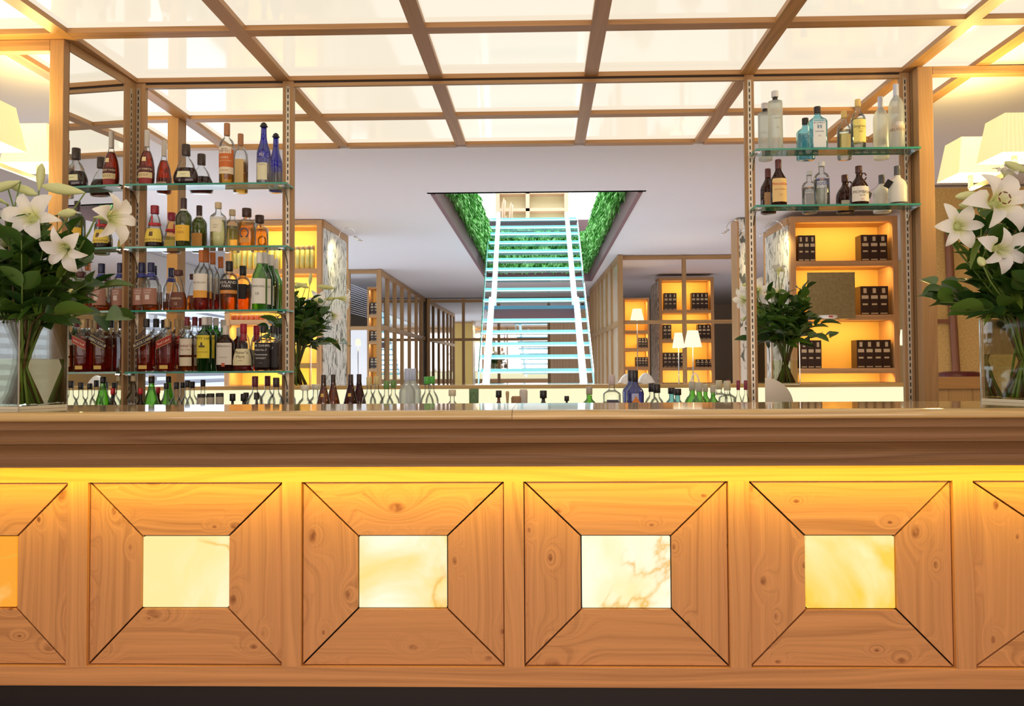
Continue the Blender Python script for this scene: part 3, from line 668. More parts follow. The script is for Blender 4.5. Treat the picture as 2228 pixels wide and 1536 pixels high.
# --- right upper shelf
z = ZR[0]
bottle('tall frosted cylinder bottle with silver stopper, left end of upper right shelf', 1686, 31, 199, z, 'cyl', 'frost', None, .5, (.7, .7, .72), .90, 1.5,
       [(.83, .90, None, 1), (.5, .56, None, .5, [('OMORI', .52, .035, (.2, .2, .2)), ('10', .36, .05, (.2, .2, .2))])], neck=(.845, .90, K))
bottle('flat pale blue gin bottle with black cap, upper right shelf', 1778, 38, 233, z, 'sqtall', 'sky', None, .6, K, .85, 1.2,
       [(.04, .68, (.80, .84, .84), .62, [('BOMBAY', .60, .06, (.1, .15, .35)), ('SAPPHIRE', .40, .045, (.1, .15, .35)), ('GIN', .3, .04, (.1, .15, .35))]), (.47, .55, (.25, .4, .6), .25)], n=6, asp=.7)
bottle('clear gin bottle with yellow label and gold cap, upper right shelf', 1866, 31, 217, z, 'std', 'clear', 'clear', .6, (.75, .55, .18), .86, 1.2,
       [(.12, .58, (.90, .78, .22), 1.0, [("Seagram's", .44, .075, (.1, .08, .02)), ('EXTRA DRY', .38, .03, (.4, .3, .1)), ('GIN', .33, .05, (.3, .2, .05))]), (.12, .145, (.25, .1, .02), 1.02), (.64, .68, (.05, .05, .05), .25)], back=(.15, .5, (.8, .7, .3)))
bottle('tall frosted vodka bottle with long neck, right end of upper shelf', 1949, 33, 184, z, 'goose', 'frost', None, .6, (.55, .6, .75), .76, 1.15,
       [(.25, .37, (.55, .48, .38), 1.1, [('BELVEDERE', .28, .06, (.15, .1, .08))]), (.34, .40, (.66, .64, .6), .5)])
# --- right lower shelf
z = ZR[1]
bottle('dark rum bottle with orange cream label and script lettering, lower right shelf', 1693, 34, 348, z, 'slope', 'brown', None, .6, (.12, .03, .03), .80, 1.15,
       [(.08, .58, (.85, .60, .25), 1.1, [('Matusalem', .46, .09, (.6, .05, .02)), ('GRAN RESERVA', .34, .04, (.4, .1, .05)), ('15', .22, .06, (.4, .1, .05))])], back=(.1, .45, (.5, .3, .15)))
bottle('clear vodka bottle with blue printed lettering and silver cap, lower right shelf', 1787, 33, 353, z, 'vodka', 'clear', 'clear', .6, (.65, .68, .72), .90, 1.15,
       [(.5, .6, None, 1, [('ABSOLUT', .58, .10, (.03, .06, .4)), ('VODKA', .48, .10, (.03, .06, .4)), ('Country of Sweden', .38, .04, (.1, .1, .2)), ('~~~~~~', .3, .04, (.2, .2, .25)), ('40%', .12, .03, (.2, .2, .25))])], back=(.05, .45, (.5, .5, .55)))
def handle(t, Rr, hgt):
    pts = [(Rr * .30 + Rr * .42 * (1 - math.cos(a)) * .62, 0, .74 * hgt + Rr * .40 * math.sin(a)) for a in [math.pi * (i / 10 * 2 - 1) * .92 for i in range(11)]]
    MB().tube(pts, .0042, 8).build('jug_handle', GCOL['brown'], t, True)
bottle('brown jug bottle with ring handle and white label, lower right shelf', 1868, 39, 362, z, 'jug', 'brown', None, .6, (.07, .02, .015), .82, 1.3,
       [(.08, .46, (.84, .80, .72), 1.15, [('MOMBASA', .31, .10, (.1, .05, .04)), ('CLUB', .23, .06, (.1, .05, .04)), ('GIN', .13, .05, (.5, .1, .08))])], extra=handle, back=(.1, .3, (.6, .6, .5)))
def blacktag(t, Rr, hgt):
    m = MB(); m.bar((-Rr * 1.55, -Rr * .5, .44 * hgt), (-Rr * 1.15, -Rr * .9, .60 * hgt), .034, .0015, (0, 1, 0)); m.build('hang_tag', P_((.015, .015, .015)), t)
    MB().tube([(-Rr * 1.15, -Rr * .9, .60 * hgt), (-Rr * .5, -Rr * .5, .70 * hgt), (-Rr * .3, -Rr * .2, .78 * hgt)], .0012, 5).build('tag_cord', P_((.3, .2, .1)), t)
bottle('cream white opaque bottle with hanging black tag, right end of lower shelf', 1952, 37, 362, z, 'round', 'white', None, .6, (.10, .10, .11), .76, 1.15,
       [(.02, .06, (.05, .04, .04), 1.3)], extra=blacktag, n=2.3)
# --- low speed bottles standing on the back bar
def low(label, x, w_, topy, kind='cone', glass='clear', liq=None, fill=.4, cap=K, capz=.86, capr=1.15, labels=(), **k):
    hg = atY(x, topy, 4.565).z - ZB
    bottle(label, x, w_, topy, ZB, kind, glass, liq, fill, cap, capz, capr, labels, seg=20, **k)
low('clear low bottle with cork stopper in front of the left corner post', 291, 36, 818, 'round', 'clear', 'amber', .35, (.6, .48, .28), .90)
low('dark bitters bottle with bright red cap, beside the left corner post', 306, 22, 845, 'round', 'brown', None, .4, (.7, .02, .03), .86, 1.4)
low('bright green low bottle with black cap, nearest the left corner', 330, 34, 820, 'cone', 'bgreen', None, .4, K, .88)
low('clear low bottle with brown shoulders and short black cap, left group', 384, 30, 832, 'round', 'clear', 'amber', .45, K, .86)
low('clear low bottle with black cap beside the small dark tins', 408, 30, 828, 'round', 'clear', None, .4, K, .86)
low('clear low bottle with dark cap beside the left bright green one', 362, 30, 834, 'round', 'clear', None, .4, K, .88)
for i, x in enumerate((438, 458, 478)):
    lz = atY(x, 857 - i, 4.5).z
    t = thing('small_tin', ['leftmost small dark tin with pale band lying by the low bottles', 'middle small dark tin with pale band', 'rightmost small dark tin with pale band'][i], 'tin', (atY(x, 857, 4.5).x, 4.5, ZB), 'dark tins under the left shelves')
    lathe('tin_body', [(.02, 0), (.021, .003), (.021, lz - ZB - .004), (.019, lz - ZB)], P_((.03, .025, .02)), t, 16)
    lathe('pale_band', [(.0215, (lz - ZB) * .72), (.0215, (lz - ZB) * .9)], P_((.55, .5, .4)), t, 16, caps=False)
low('black glass low bottle, left one of the dark short pair', 506, 17, 857, 'round', 'black', None, .4, K, .8, 2.3)
low('black glass low bottle, right one of the dark short pair', 530, 17, 857, 'round', 'black', None, .4, K, .8, 2.3)
low('low bottle with burgundy capsule and pointed shoulders by the shelf end', 555, 36, 819, 'round', 'clear', 'red', .45, (.18, .03, .04), .80)
low('low bottle with dark capsule directly under the left shelf end', 601, 38, 822, 'round', 'clear', 'rum', .45, (.05, .03, .03), .82)
low('clear low bottle with cream stopper right of the slotted post', 664, 38, 838, 'round', 'clear', 'rum', .3, (.8, .75, .6), .88, 1.5)
low('brown low bottle with gold medallion, first of the brown bottles', 704, 31, 816, 'cone', 'amber', None, .4, (.04, .02, .015), .80, 1.1, [(.60, .66, GO, .3)])
low('very dark brown low bottle with medallion, second of the brown bottles', 763, 32, 815, 'cone', 'brown', None, .4, (.04, .02, .02), .80, 1.1, [(.60, .66, GO, .3)])
low('clear low bottle with gold foil cap', 803, 32, 820, 'round', 'clear', 'gold', .4, (.72, .58, .25), .84)
low('clear low bottle with short green cap', 841, 32, 829, 'round', 'clear', 'pale', .4, (.15, .3, .08), .84, 1.3)
low('tall frosted low bottle with pale blue capsule', 886, 36, 802, 'frost', 'frost', None, .4, (.5, .58, .8), .80)
low('clear low bottle with bright green cap left of the stair', 929, 31, 820, 'round', 'clear', 'pale', .45, (.08, .42, .06), .86, 1.3)
low('squat clear bottle with cream stopper in front of the stair foot', 984, 32, 848, 'round', 'clear', None, .4, (.7, .62, .45), .84, 1.6, twin=False)
t = thing('green_tumbler', 'small bright green glass tumbler on the back bar', 'glass', (atY(1031, 845, 4.5).x, 4.5, ZB))
hg = atY(1031, 846, 4.5).z - ZB
lathe('tumbler_body', [(.022, 0), (.024, .01), (.027, hg), (.025, hg), (.022, .02)], GCOL['bgreen'], t, 20)
lathe('green_filling', [(.021, .02), (.0235, hg - .01)], P_((.09, .3, .02), .4), t, 20)
low('short dark bottle with brown cap in front of the stair', 1085, 20, 850, 'round', 'amber', None, .4, K, .82, 2.0, twin=False)
for i, (x, w_, col, tp) in enumerate(((1104, 8, (.55, .4, .2), 851), (1112, 24, (.35, .2, .1), 862), (1139, 18, (.62, .58, .52), 847))):
    t = thing(['wooden_muddler', 'wooden_holder', 'grey_cup'][i], ['pale wooden muddler standing in front of the stair', 'low brown wooden holder beside the muddler', 'grey stone-coloured cup right of the muddler'][i], ['muddler', 'holder', 'cup'][i], (atY(x, tp, 4.5).x + (.03 if i == 1 else 0), 4.5 - (0.0 if i != 1 else -.0), ZB))
    hh = atY(x, tp, 4.5).z - ZB; r_ = w_ / 2 * 4.5 / F
    lathe('body', [(r_ * .8, 0), (r_ * .85, hh * .3), (r_ * (.6 if i == 0 else .95), hh * .7), (r_, hh * .95), (r_ * .8, hh)], P_(col, .6), t, 16)
low('short black jug-like bottle with black cap right of the cup', 1182, 24, 850, 'round', 'black', None, .4, K, .80, 2.0, twin=False)
low('tiny black capped bottle right of the short black one', 1233, 15, 862, 'round', 'black', None, .4, K, .85, 2.2, twin=False)
low('green low bottle with grey cap and dark seal, right of the stair', 1282, 36, 842, 'round', 'bgreen', None, .4, (.45, .4, .32), .82, 1.2, [(.44, .54, (.15, .03, .03), .35)], twin=False)
low('square clear bottle with dark label and glass stopper', 1331, 38, 816, 'square', 'clear', 'clear', .5, (.6, .5, .5), .82, 1.2, [(.38, .54, (.08, .08, .12), .6, [('GIN', .46, .05, CR)])], n=4, twin=False)
low('blue faceted bottle with orange triangle emblem and black cap', 1381, 38, 806, 'frost', 'navy', None, .5, K, .80, 1.15, [], n=3, extra=lambda t, Rr, hgt: MB().prism([(-Rr * .6, .42 * hgt), (Rr * .6, .42 * hgt), (0, .56 * hgt)], -Rr - .006, -Rr - .004).build('triangle_emblem', P_((.8, .25, .03)), t))
low('clear low bottle with tall black cap right of the blue bottle', 1429, 34, 836, 'round', 'clear', 'pale', .4, K, .80, 1.4)
low('clear aqua low bottle with black cap', 1474, 34, 846, 'round', 'sky', None, .4, K, .84, 1.5)
low('green low bottle with grey cap, left of the right green pair', 1521, 36, 832, 'round', 'bgreen', None, .4, (.5, .48, .38), .80, 1.3, [(.42, .5, (.2, .04, .04), .35)])
low('bright green low bottle, right one of the right green pair', 1551, 28, 838, 'round', 'bgreen', None, .4, (.55, .5, .4), .82, 1.3)
low('clear angular bottle with round dark seal near the right post', 1582, 36, 829, 'square', 'clear', 'pale', .4, (.62, .56, .38), .80, 1.3, [(.48, .53, (.06, .07, .1), .18)], n=3)
for i, x in enumerate((1606, 1622)):
    low(['clear low bottle with maroon cap, left of the maroon-capped pair', 'clear low bottle with maroon cap touching the right post'][i], x, 17, 828, 'round', 'clear', 'pale', .3, (.25, .02, .06), .80, 1.4, twin=(i == 0), D=4.55 + .02 * i)
# curved steel plate
pl = thing('steel_plate', 'quarter-round brushed steel plate standing right of the right slotted post', 'plate', (atY(1665, 860, 4.62).x, 4.62, ZB))
p0 = atY(1664, 878, 4.62); p1 = atY(1724, 822, 4.62); W_ = p1.x - p0.x; Hh = p1.z - ZB
MB().prism([(0, 0)] + [(W_ * math.sin(a), Hh * (math.cos(a) * .55 + .45)) for a in [math.pi / 2 * i / 10 for i in range(11)]] + [(W_, 0)], 0, .004).build('plate_face', plain('satin_plate', (.62, .56, .45), .35, .6), pl)

# ------------------------------------------------------------------ sconces
def shademat():
    m, nt, out = newmat('pleated_shade'); p = N(nt, 'ShaderNodeBsdfPrincipled'); p.inputs['Base Color'].default_value = (.8, .75, .55, 1); p.inputs['Roughness'].default_value = .8
    p.inputs['Emission Color'].default_value = (1, .88, .36, 1); p.inputs['Emission Strength'].default_value = .55
    L(nt, p.outputs[0], out.inputs[0]); return m
SHADE = shademat(); DIFF = emis('shade_diffuser', (1, .95, .72), 1.1); CREAM = plain('cream_metal', (.85, .72, .5), .3, .3)
def frustum(name, hb, ht, z0, z1, mat, parent, pleat=.0022, per=22):
    v = []; f = []
    for lev in range(2):
        h_ = (hb, ht)[lev]; z_ = (z0, z1)[lev]
        for side in range(4):
            a = side * math.pi / 2; ca, sa = math.cos(a), math.sin(a)
            for i in range(per):
                u = -1 + 2 * i / per; r = h_ + (pleat if i % 2 else -pleat * .6)
                x, y = u * h_, -r; v.append((x * ca - y * sa, x * sa + y * ca, z_))
    k = 4 * per
    for j in range(k): f.append((j, (j + 1) % k, k + (j + 1) % k, k + j))
    return raw(name, v, f, mat, parent)
def sconce(label, x, y, yw, e=12):
    zb = CAMZ + 1.075; t = thing('wall_sconce', label, 'lamp', (x, y, zb))
    frustum('pleated_shade', .13, .095, 0, .21, SHADE, t)
    MB().box(-.122, .122, -.122, .122, .012, .016).build('diffuser', DIFF, t)
    s = 1 if yw > y else -1; m = MB()
    m.box(-.010, .010, -.010, .010, -.062, .012); m.box(-.010, .010, min(0, s * abs(yw - y)), max(0, s * abs(yw - y)), -.074, -.054); m.build('arm', CREAM, t)
    lathe('finial', [(.004, -.02), (.016, -.012), (.016, -.006), (.004, .002)], CREAM, t, 12)
    point('sconce_bulb', (x, y, zb - .09), e, (1, .70, .22), .06); point('sconce_glow', (x, y, zb + .27), e * 1.1, (1, .70, .22), .06)
    return t
sconce('pleated square sconce shade at far left edge, nearest of the left pair', -2.665, 3.86, 4.08)
sconce('mirror image of the left sconce, smaller shade beside the left column', -2.665, 4.30, 4.08)
sconce('pleated square sconce shade at far right edge, larger and higher of the right pair', 2.458, 4.33, 4.55)
sconce('mirror image of the right sconce, lower shade next to the right column', 2.458, 4.77, 4.55)

# ------------------------------------------------------------------ vases with lilies
def leafmat(key, c1, c2, rough=.32):
    m, nt, out = newmat(key); p = N(nt, 'ShaderNodeBsdfPrincipled'); oi = N(nt, 'ShaderNodeObjectInfo')
    L(nt, ramp(nt, oi.outputs['Random'], [(0, c1), (1, c2)]), p.inputs['Base Color']); p.inputs['Roughness'].default_value = rough
    tl = N(nt, 'ShaderNodeBsdfTranslucent'); L(nt, ramp(nt, oi.outputs['Random'], [(0, c1), (1, c2)]), tl.inputs[0])
    ms = N(nt, 'ShaderNodeMixShader'); ms.inputs[0].default_value = .25; L(nt, p.outputs[0], ms.inputs[1]); L(nt, tl.outputs[0], ms.inputs[2]); L(nt, ms.outputs[0], out.inputs[0]); return m
LEAFB = leafmat('leaf_broad', (.018, .062, .014), (.09, .19, .025)); LEAFL = leafmat('leaf_long', (.05, .12, .015), (.16, .24, .03))
def petalmat():
    m, nt, out = newmat('lily_petal'); p = N(nt, 'ShaderNodeBsdfPrincipled'); tc = N(nt, 'ShaderNodeTexCoord'); sp = N(nt, 'ShaderNodeSeparateXYZ'); L(nt, tc.outputs['Object'], sp.inputs[0])
    ln = N(nt, 'ShaderNodeVectorMath', operation='LENGTH'); cx_ = N(nt, 'ShaderNodeCombineXYZ'); L(nt, sp.outputs['X'], cx_.inputs[0]); L(nt, sp.outputs['Y'], cx_.inputs[1]); L(nt, cx_.outputs[0], ln.inputs[0])
    c0 = ramp(nt, math_(nt, 'MULTIPLY', ln.outputs['Value'], 12.0), [(.1, (.62, .68, .15)), (.32, (.88, .88, .62)), (.5, (.93, .91, .86))])
    L(nt, c0, p.inputs['Base Color']); p.inputs['Roughness'].default_value = .5
    tl = N(nt, 'ShaderNodeBsdfTranslucent'); L(nt, c0, tl.inputs[0]); ms = N(nt, 'ShaderNodeMixShader'); ms.inputs[0].default_value = .35
    L(nt, p.outputs[0], ms.inputs[1]); L(nt, tl.outputs[0], ms.inputs[2]); L(nt, ms.outputs[0], out.inputs[0]); return m
PETAL = petalmat(); STEM = plain('stem_green', (.14, .22, .04), .5); TWIG = plain('twig_brown', (.16, .09, .04), .6); BUD = plain('bud_green', (.62, .66, .30), .5, var=.15, bscale=30)
ANTH = plain('anther_brown', (.18, .05, .02), .6)
def leaf_mesh(key, Ln, W, curl, mat, fold=.25):
    v = []; f = []; n = 7
    for i in range(n + 1):
        u = i / n; w = W * math.sin(math.pi * (u ** .85)) ** .8 if 0 < u < 1 else .0006
        zc = -curl * Ln * u * u; 
        for s in (-1, 0, 1): v.append((s * w / 2, Ln * u, zc + abs(s) * w * fold))
    for i in range(n):
        for s in range(2): f.append((i * 3 + s, i * 3 + s + 1, i * 3 + s + 4, i * 3 + s + 3))
    me = bpy.data.meshes.new(key); me.from_pydata(v, [], f); me.polygons.foreach_set('use_smooth', [True] * len(f)); me.materials.append(mat); return me
LB = [leaf_mesh('leaf_broad', .085, .046, .18, LEAFB), leaf_mesh('leaf_broad_b', .10, .05, .3, LEAFB), leaf_mesh('leaf_broad_c', .07, .042, .1, LEAFB)]
LL = [leaf_mesh('leaf_long', .16, .03, .3, LEAFL), leaf_mesh('leaf_long_b', .13, .026, .55, LEAFL)]
def petal_mesh():
    v = []; f = []; path = [(.006, 0, .012), (.012, .03, .022), (.022, .058, .042), (.042, .078, .058), (.064, .087, .054), (.082, .083, .036), (.094, .072, .015), (.098, .066, .001)]
    for r, z, w in path:
        for s in (-1, -.5, 0, .5, 1): v.append((s * w / 2, r - abs(s) * abs(s) * w * .12, z + (abs(s) ** 2) * w * .16))
    for i in range(len(path) - 1):
        for s in range(4): f.append((i * 5 + s, i * 5 + s + 1, i * 5 + s + 6, i * 5 + s + 5))
    me = bpy.data.meshes.new('petal'); me.from_pydata(v, [], f); me.polygons.foreach_set('use_smooth', [True] * len(f)); me.materials.append(PETAL); return me
PM = petal_mesh()
def tubemesh(name, pts, r, mat, k=6):
    m = MB().tube(pts, r, k); me = bpy.data.meshes.new(name); me.from_pydata([tuple(p) for p in m.v], [], m.f); me.polygons.foreach_set('use_smooth', [True] * len(m.f)); me.materials.append(mat); return me
THROAT = tubemesh('lily', [(0, 0, -.03), (0, 0, -.01), (0, 0, .02), (0, 0, .04)], [.003, .006, .011, .014], plain('throat_green', (.6, .66, .3), .5), 10)
def stamen():
    m = MB(); 
    for i in range(6):
        a = i * math.pi / 3 + .3; m.tube([(0, 0, .02), (.008 * math.cos(a), .008 * math.sin(a), .06), (.016 * math.cos(a), .016 * math.sin(a), .088)], .0011, 4)
    me = bpy.data.meshes.new('stamen'); me.from_pydata([tuple(p) for p in m.v], [], m.f); me.materials.append(plain('filament', (.8, .85, .5), .5)); return me
STM = stamen()
def anth():
    m = MB()
    for i in range(6):
        a = i * math.pi / 3 + .3; c_ = Vector((.017 * math.cos(a), .017 * math.sin(a), .089)); d = Vector((-math.sin(a), math.cos(a), 0)) * .007; m.tube([c_ - d, c_, c_ + d], [.0012, .0024, .0012], 5)
    me = bpy.data.meshes.new('anther'); me.from_pydata([tuple(p) for p in m.v], [], m.f); me.materials.append(ANTH); return me
ANM = anth()
def addmesh(name, me, parent, loc=(0, 0, 0), rot=None, sc=1):
    o = bpy.data.objects.new(name, me); C.objects.link(o); o.parent = parent; o.location = loc
    if rot is not None: o.rotation_euler = rot
    o.scale = (sc, sc, sc) if not isinstance(sc, tuple) else sc
    return o
def lily(parent, loc, face, sc=1.0, an=False, tw=None):
    q = Vector(face).to_track_quat('Z', 'Y').to_euler()
    o = addmesh('lily', THROAT, parent, loc, q, sc)
    t0 = R() if tw is None else tw
    for i in range(6):
        p = addmesh('petal', PM, o, (0, 0, -.002 * (i % 2)), (U(-.12, .12), 0, t0 + i * math.pi / 3), (1.0 if i % 2 else .72, U(.92, 1.06), 1))
    addmesh('stamen', STM, o)
    if an: addmesh('anther', ANM, o)
    return o
BUDM = None
def bud(parent, loc, d, ln=.10, w=.028):
    global BUDM
    if BUDM is None:
        b = lathe('bud', [(.08, 0), (.42, .12), (.85, .35), (1, .6), (.8, .82), (.3, .97), (.02, 1)], BUD, None, 10); BUDM = b.data; bpy.data.objects.remove(b)
    return addmesh('lily_bud', BUDM, parent, loc, Vector(d).to_track_quat('Z', 'Y').to_euler(), (w / 2, w / 2, ln))
GLV = tint('vase_glass', (.965, .975, .96), -.30); WAT = tint('vase_water', (.94, .95, .82), -.35)
def vase(label, x, y, ang, h=.315, s=.2):
    t = thing('glass_vase', label, 'vase', (x, y, ztop)); t.rotation_euler = (0, 0, ang); hs = s / 2
    for dx, dy in ((1, 0), (-1, 0), (0, 1), (0, -1)):
        if dx: box('glass_wall', dx * hs - (.007 if dx > 0 else 0), dx * hs + (.007 if dx < 0 else 0), -hs, hs, .012, h, GLV, t)
        else: box('glass_wall', -hs + .007, hs - .007, dy * hs - (.007 if dy > 0 else 0), dy * hs + (.007 if dy < 0 else 0), .012, h, GLV, t)
    box('glass_base', -hs, hs, -hs, hs, .0005, .012, plain('vase_base', (.7, .66, .5), .1, 0, .8), t)
    for sx in (-1, 1):
        for sy in (-1, 1): box('painted_corner_glint', sx * hs - .0018, sx * hs + .0018, sy * hs - .0018, sy * hs + .0018, .0, h, plain('edge_glint', (.6, .62, .58), .08, .6), t)  # pale metallic strips paint the glint along the glass corners
    box('water', -hs + .008, hs - .008, -hs + .008, hs - .008, .0125, .18, WAT, t)
    return t
def bouquet(label, x, y, reach, lilies, buds, seed, nbr=42, dirx=0):
    random.seed(seed); t = thing('lily_bouquet', label, 'flowers', (x, y, ztop + .014)); base = Vector((x, y, ztop + .014))
    n_l = 0
    for b in range(nbr):
        az = 2 * math.pi * b / nbr + U(-.2, .2); el = math.radians(random.choice((8, 24, 38, 48, 58, 68, 82)) + U(-6, 8)); ln = reach * U(.62, 1.0) * (1.12 if el > .9 else 1)
        tip = Vector((math.cos(az) * math.cos(el) * ln, math.sin(az) * math.cos(el) * ln * .85, .30 + math.sin(el) * ln * 1.0))
        foot = Vector((-math.cos(az) * U(.02, .08), -math.sin(az) * U(.02, .08), .003)); mid = Vector((math.cos(az) * .06, math.sin(az) * .06, .29))
        pts = [foot, foot.lerp(mid, .5), mid, mid.lerp(tip, .5) + Vector((0, 0, .03)), tip]
        o = addmesh('stem', tubemesh('stem', pts, [.0055, .005, .0045, .003, .0015], STEM if b % 3 else TWIG), t)
        nl = 7
        for i in range(nl):
            u = (i + .6) / nl; P0 = (mid.lerp(pts[3], u * 2) if u < .5 else pts[3].lerp(tip, u * 2 - 1))
            d = (tip - mid).normalized(); side = (-1) ** i
            dv = (d * U(.3, .9) + d.cross(Vector((0, 0, 1))).normalized() * side * U(.4, 1.0) + Vector((U(-.3, .3), U(-.3, .3), U(-.35, .55)))).normalized()
            q = dv.to_track_quat('Y', 'Z'); q = q @ Matrix.Rotation(U(-.9, .9), 3, 'Y').to_quaternion()
            addmesh('leaf', random.choice(LB), t, P0, q.to_euler(), U(1.05, 1.65)); n_l += 1
    for (px, py, dy, face, sc, an) in lilies:
        p = atY(px, py, y + dy) - base; lily(t, p - Vector(face).normalized() * .06 * sc, face, sc, an)
        pts = [Vector((U(-.05, .05), U(-.05, .05), .003)), Vector((p.x * .15, p.y * .15, .30)), p - Vector(face).normalized() * .11 + Vector((0, 0, -.05)), p - Vector(face).normalized() * .08 * sc]
        addmesh('stem', tubemesh('stem', pts, [.0045, .004, .0035, .003], STEM), t)
        for i in range(6):
            P0 = pts[1].lerp(pts[2], (i + 1) / 7); dv = Vector((U(-1, 1), U(-1, .4), U(-.1, .9))).normalized(); addmesh('leaf', random.choice(LL), t, P0, dv.to_track_quat('Y', 'Z').to_euler(), U(.8, 1.2))
    for (px, py, dy, d, ln, w_) in buds:
        p = atY(px, py, y + dy) - base; bud(t, p - Vector(d).normalized() * ln / 2, d, ln, w_)
        pts = [Vector((p.x * .15, p.y * .15, .30)), p.lerp(Vector((p.x * .4, p.y * .4, .35)), .35) - Vector((0, 0, .02)), p - Vector(d).normalized() * ln * .5]
        addmesh('stem', tubemesh('stem', pts, [.004, .003, .0022], STEM), t)
    return t
VY1_, VY2_ = 2.98, 3.15
vx1 = atY(50, 880, VY1_).x; vx2 = atY(2229, 870, VY2_).x
v1 = vase('square glass vase of water and lily stems at the left end of the counter', vx1, VY1_, math.radians(-18))
v2 = vase('square glass vase of water and stems at the right end of the counter', vx2, VY2_, math.radians(18))
b1 = bouquet('large bouquet of white lilies and dark glossy leaves in the left vase', vx1, VY1_, .38,
             [(70, 475, -.14, (.15, -1, .1), 1.0, False), (142, 540, -.16, (.1, -1, -.45), .85, False), (245, 472, -.06, (1, -.35, -.05), 1.0, False), (-8, 530, -.1, (-.3, -1, -.1), 1.0, False), (-30, 420, 0, (-.6, -.6, .4), .9, False)],
             [(138, 412, -.1, (-1, -.1, .15), .15, .04), (145, 464, -.12, (1, -.3, .05), .085, .032), (88, 385, -.05, (.1, 0, 1), .10, .03), (48, 412, -.05, (1, 0, -.35), .12, .035), (10, 405, -.1, (-1, 0, -.3), .12, .035)], 11)
b2_ = bouquet('large bouquet of white lilies, one with brown stamens, in the right vase', vx2, VY2_, .40,
             [(2085, 492, -.1, (-.2, -1, -.1), .9, False), (2172, 438, -.16, (.1, -1, .15), 1.25, True), (2176, 543, -.2, (.1, -1, -.2), .95, False), (2235, 470, -.1, (.4, -1, 0), 1.0, False), (2190, 380, 0, (0, -.3, 1), .7, False)],
             [(2108, 425, -.1, (-1, 0, -.1), .10, .032), (2110, 447, -.08, (-1, -.2, 0), .09, .03), (2215, 365, -.05, (-.9, 0, .4), .11, .03), (2135, 568, -.2, (-.2, -.8, -.5), .07, .028)], 23)
for o, l_ in ((v1, 'mirror image of the left vase, on the far counter right of the slotted post'), (v2, 'mirror image of the right vase, on the far counter inside the right niche'),
              (b1, 'mirror image of the left lily bouquet, smaller, beside the marbled bookcase side'), (b2_, 'mirror image of the right lily bouquet, smaller, in the right niche')):
    c2 = copy_tree(o); c2.location.y = 2 * DM - o.location.y; c2.scale.y = -1; c2['label'] = l_
    c2.rotation_euler.z = -o.rotation_euler.z

# ------------------------------------------------------------------ stairwell
MAUVE = plain('mauve_fascia', (.22, .115, .13), .6)
FAS = .22; GZ1 = H + .95
vd = thing('stairwell_lining', None, None, kind='structure')
box('fascia', VX0 - .03, VX0 + .012, VY0 + .001, VY1, H - .004, H + FAS, MAUVE, vd); box('fascia', VX1 - .012, VX1 + .03, VY0 + .001, VY1, H - .004, H + FAS, MAUVE, vd)
box('fascia', VX0 - .03, VX1 + .03, VY1 - .012, VY1 + .03, H - .004, H + FAS, MAUVE, vd)
box('upper_fascia', VX0 - .06, VX1 + .06, VY1 + .0, VY1 + .07, GZ1, GZ1 + .22, MAUVE, vd)
for s, X in ((-1, VX0), (1, VX1)): box('wall_backing', X + s * .005, X + s * .06, VY0, VY1, H + FAS, GZ1, plain('planter_back', (.03, .09, .02), .9), vd)
box('wall_backing', VX0, VX1, VY1 + .01, VY1 + .06, H + FAS, GZ1, MATS['planter_back'], vd)
box('near_edge', VX0 - .06, VX1 + .06, VY0 - .06, VY0 - .001, H + .005, H + 1.1, plain('void_white', (.8, .8, .8), .7), vd)
def greenmat():
    m, nt, out = newmat('living_wall_leaves'); p = N(nt, 'ShaderNodeBsdfPrincipled'); tc = N(nt, 'ShaderNodeTexCoord'); nz = N(nt, 'ShaderNodeTexNoise'); nz.inputs['Scale'].default_value = 9; nz.inputs['Detail'].default_value = 4
    L(nt, tc.outputs['Object'], nz.inputs['Vector']); L(nt, ramp(nt, nz.outputs[0], [(.3, (.03, .15, .02)), (.46, (.12, .46, .07)), (.62, (.42, .82, .32))]), p.inputs['Base Color']); p.inputs['Roughness'].default_value = .6
    L(nt, p.outputs[0], out.inputs[0]); return m
GRN = greenmat()
def livingwall(label, P0, U_, nrm, lu, z0, z1, n, seed):
    random.seed(seed); v = []; f = []; P0 = Vector(P0); U_ = Vector(U_); nrm = Vector(nrm)
    for i in range(n):
        a = R() * lu; z = z0 + R() * (z1 - z0) * (1 + .03 * math.sin(a * 7)); dpt = U(.0, .07); c_ = P0 + U_ * a + nrm * dpt; c_.z = z
        ln = U(.05, .13); w_ = U(.012, .03); d = (Vector((0, 0, -1)) + nrm * U(.1, .8) + U_ * U(-.5, .5)).normalized(); s = (U_ + nrm * U(-.6, .6)).normalized() * w_
        b = len(v); v += [c_ - s, c_ + s, c_ + d * ln * .6 + s * .8 + nrm * .01, c_ + d * ln, c_ + d * ln * .6 - s * .8 + nrm * .01]; f.append((b, b + 1, b + 2, b + 3, b + 4))
    o = raw('living_wall', v, f, GRN); tag(o, label, 'plants', kind='stuff'); return o
livingwall('bright green living wall lining the left side of the stairwell', (VX0, VY0, 0), (0, 1, 0), (1, 0, 0), VY1 - VY0, H + FAS + .02, GZ1, 15000, 3)
livingwall('bright green living wall lining the right side of the stairwell', (VX1, VY0, 0), (0, 1, 0), (-1, 0, 0), VY1 - VY0, H + FAS + .02, GZ1, 15000, 4)
livingwall('green living wall across the far end behind the stair', (VX0, VY1, 0), (1, 0, 0), (0, -1, 0), VX1 - VX0, H + FAS + .0, GZ1, 4200, 5)
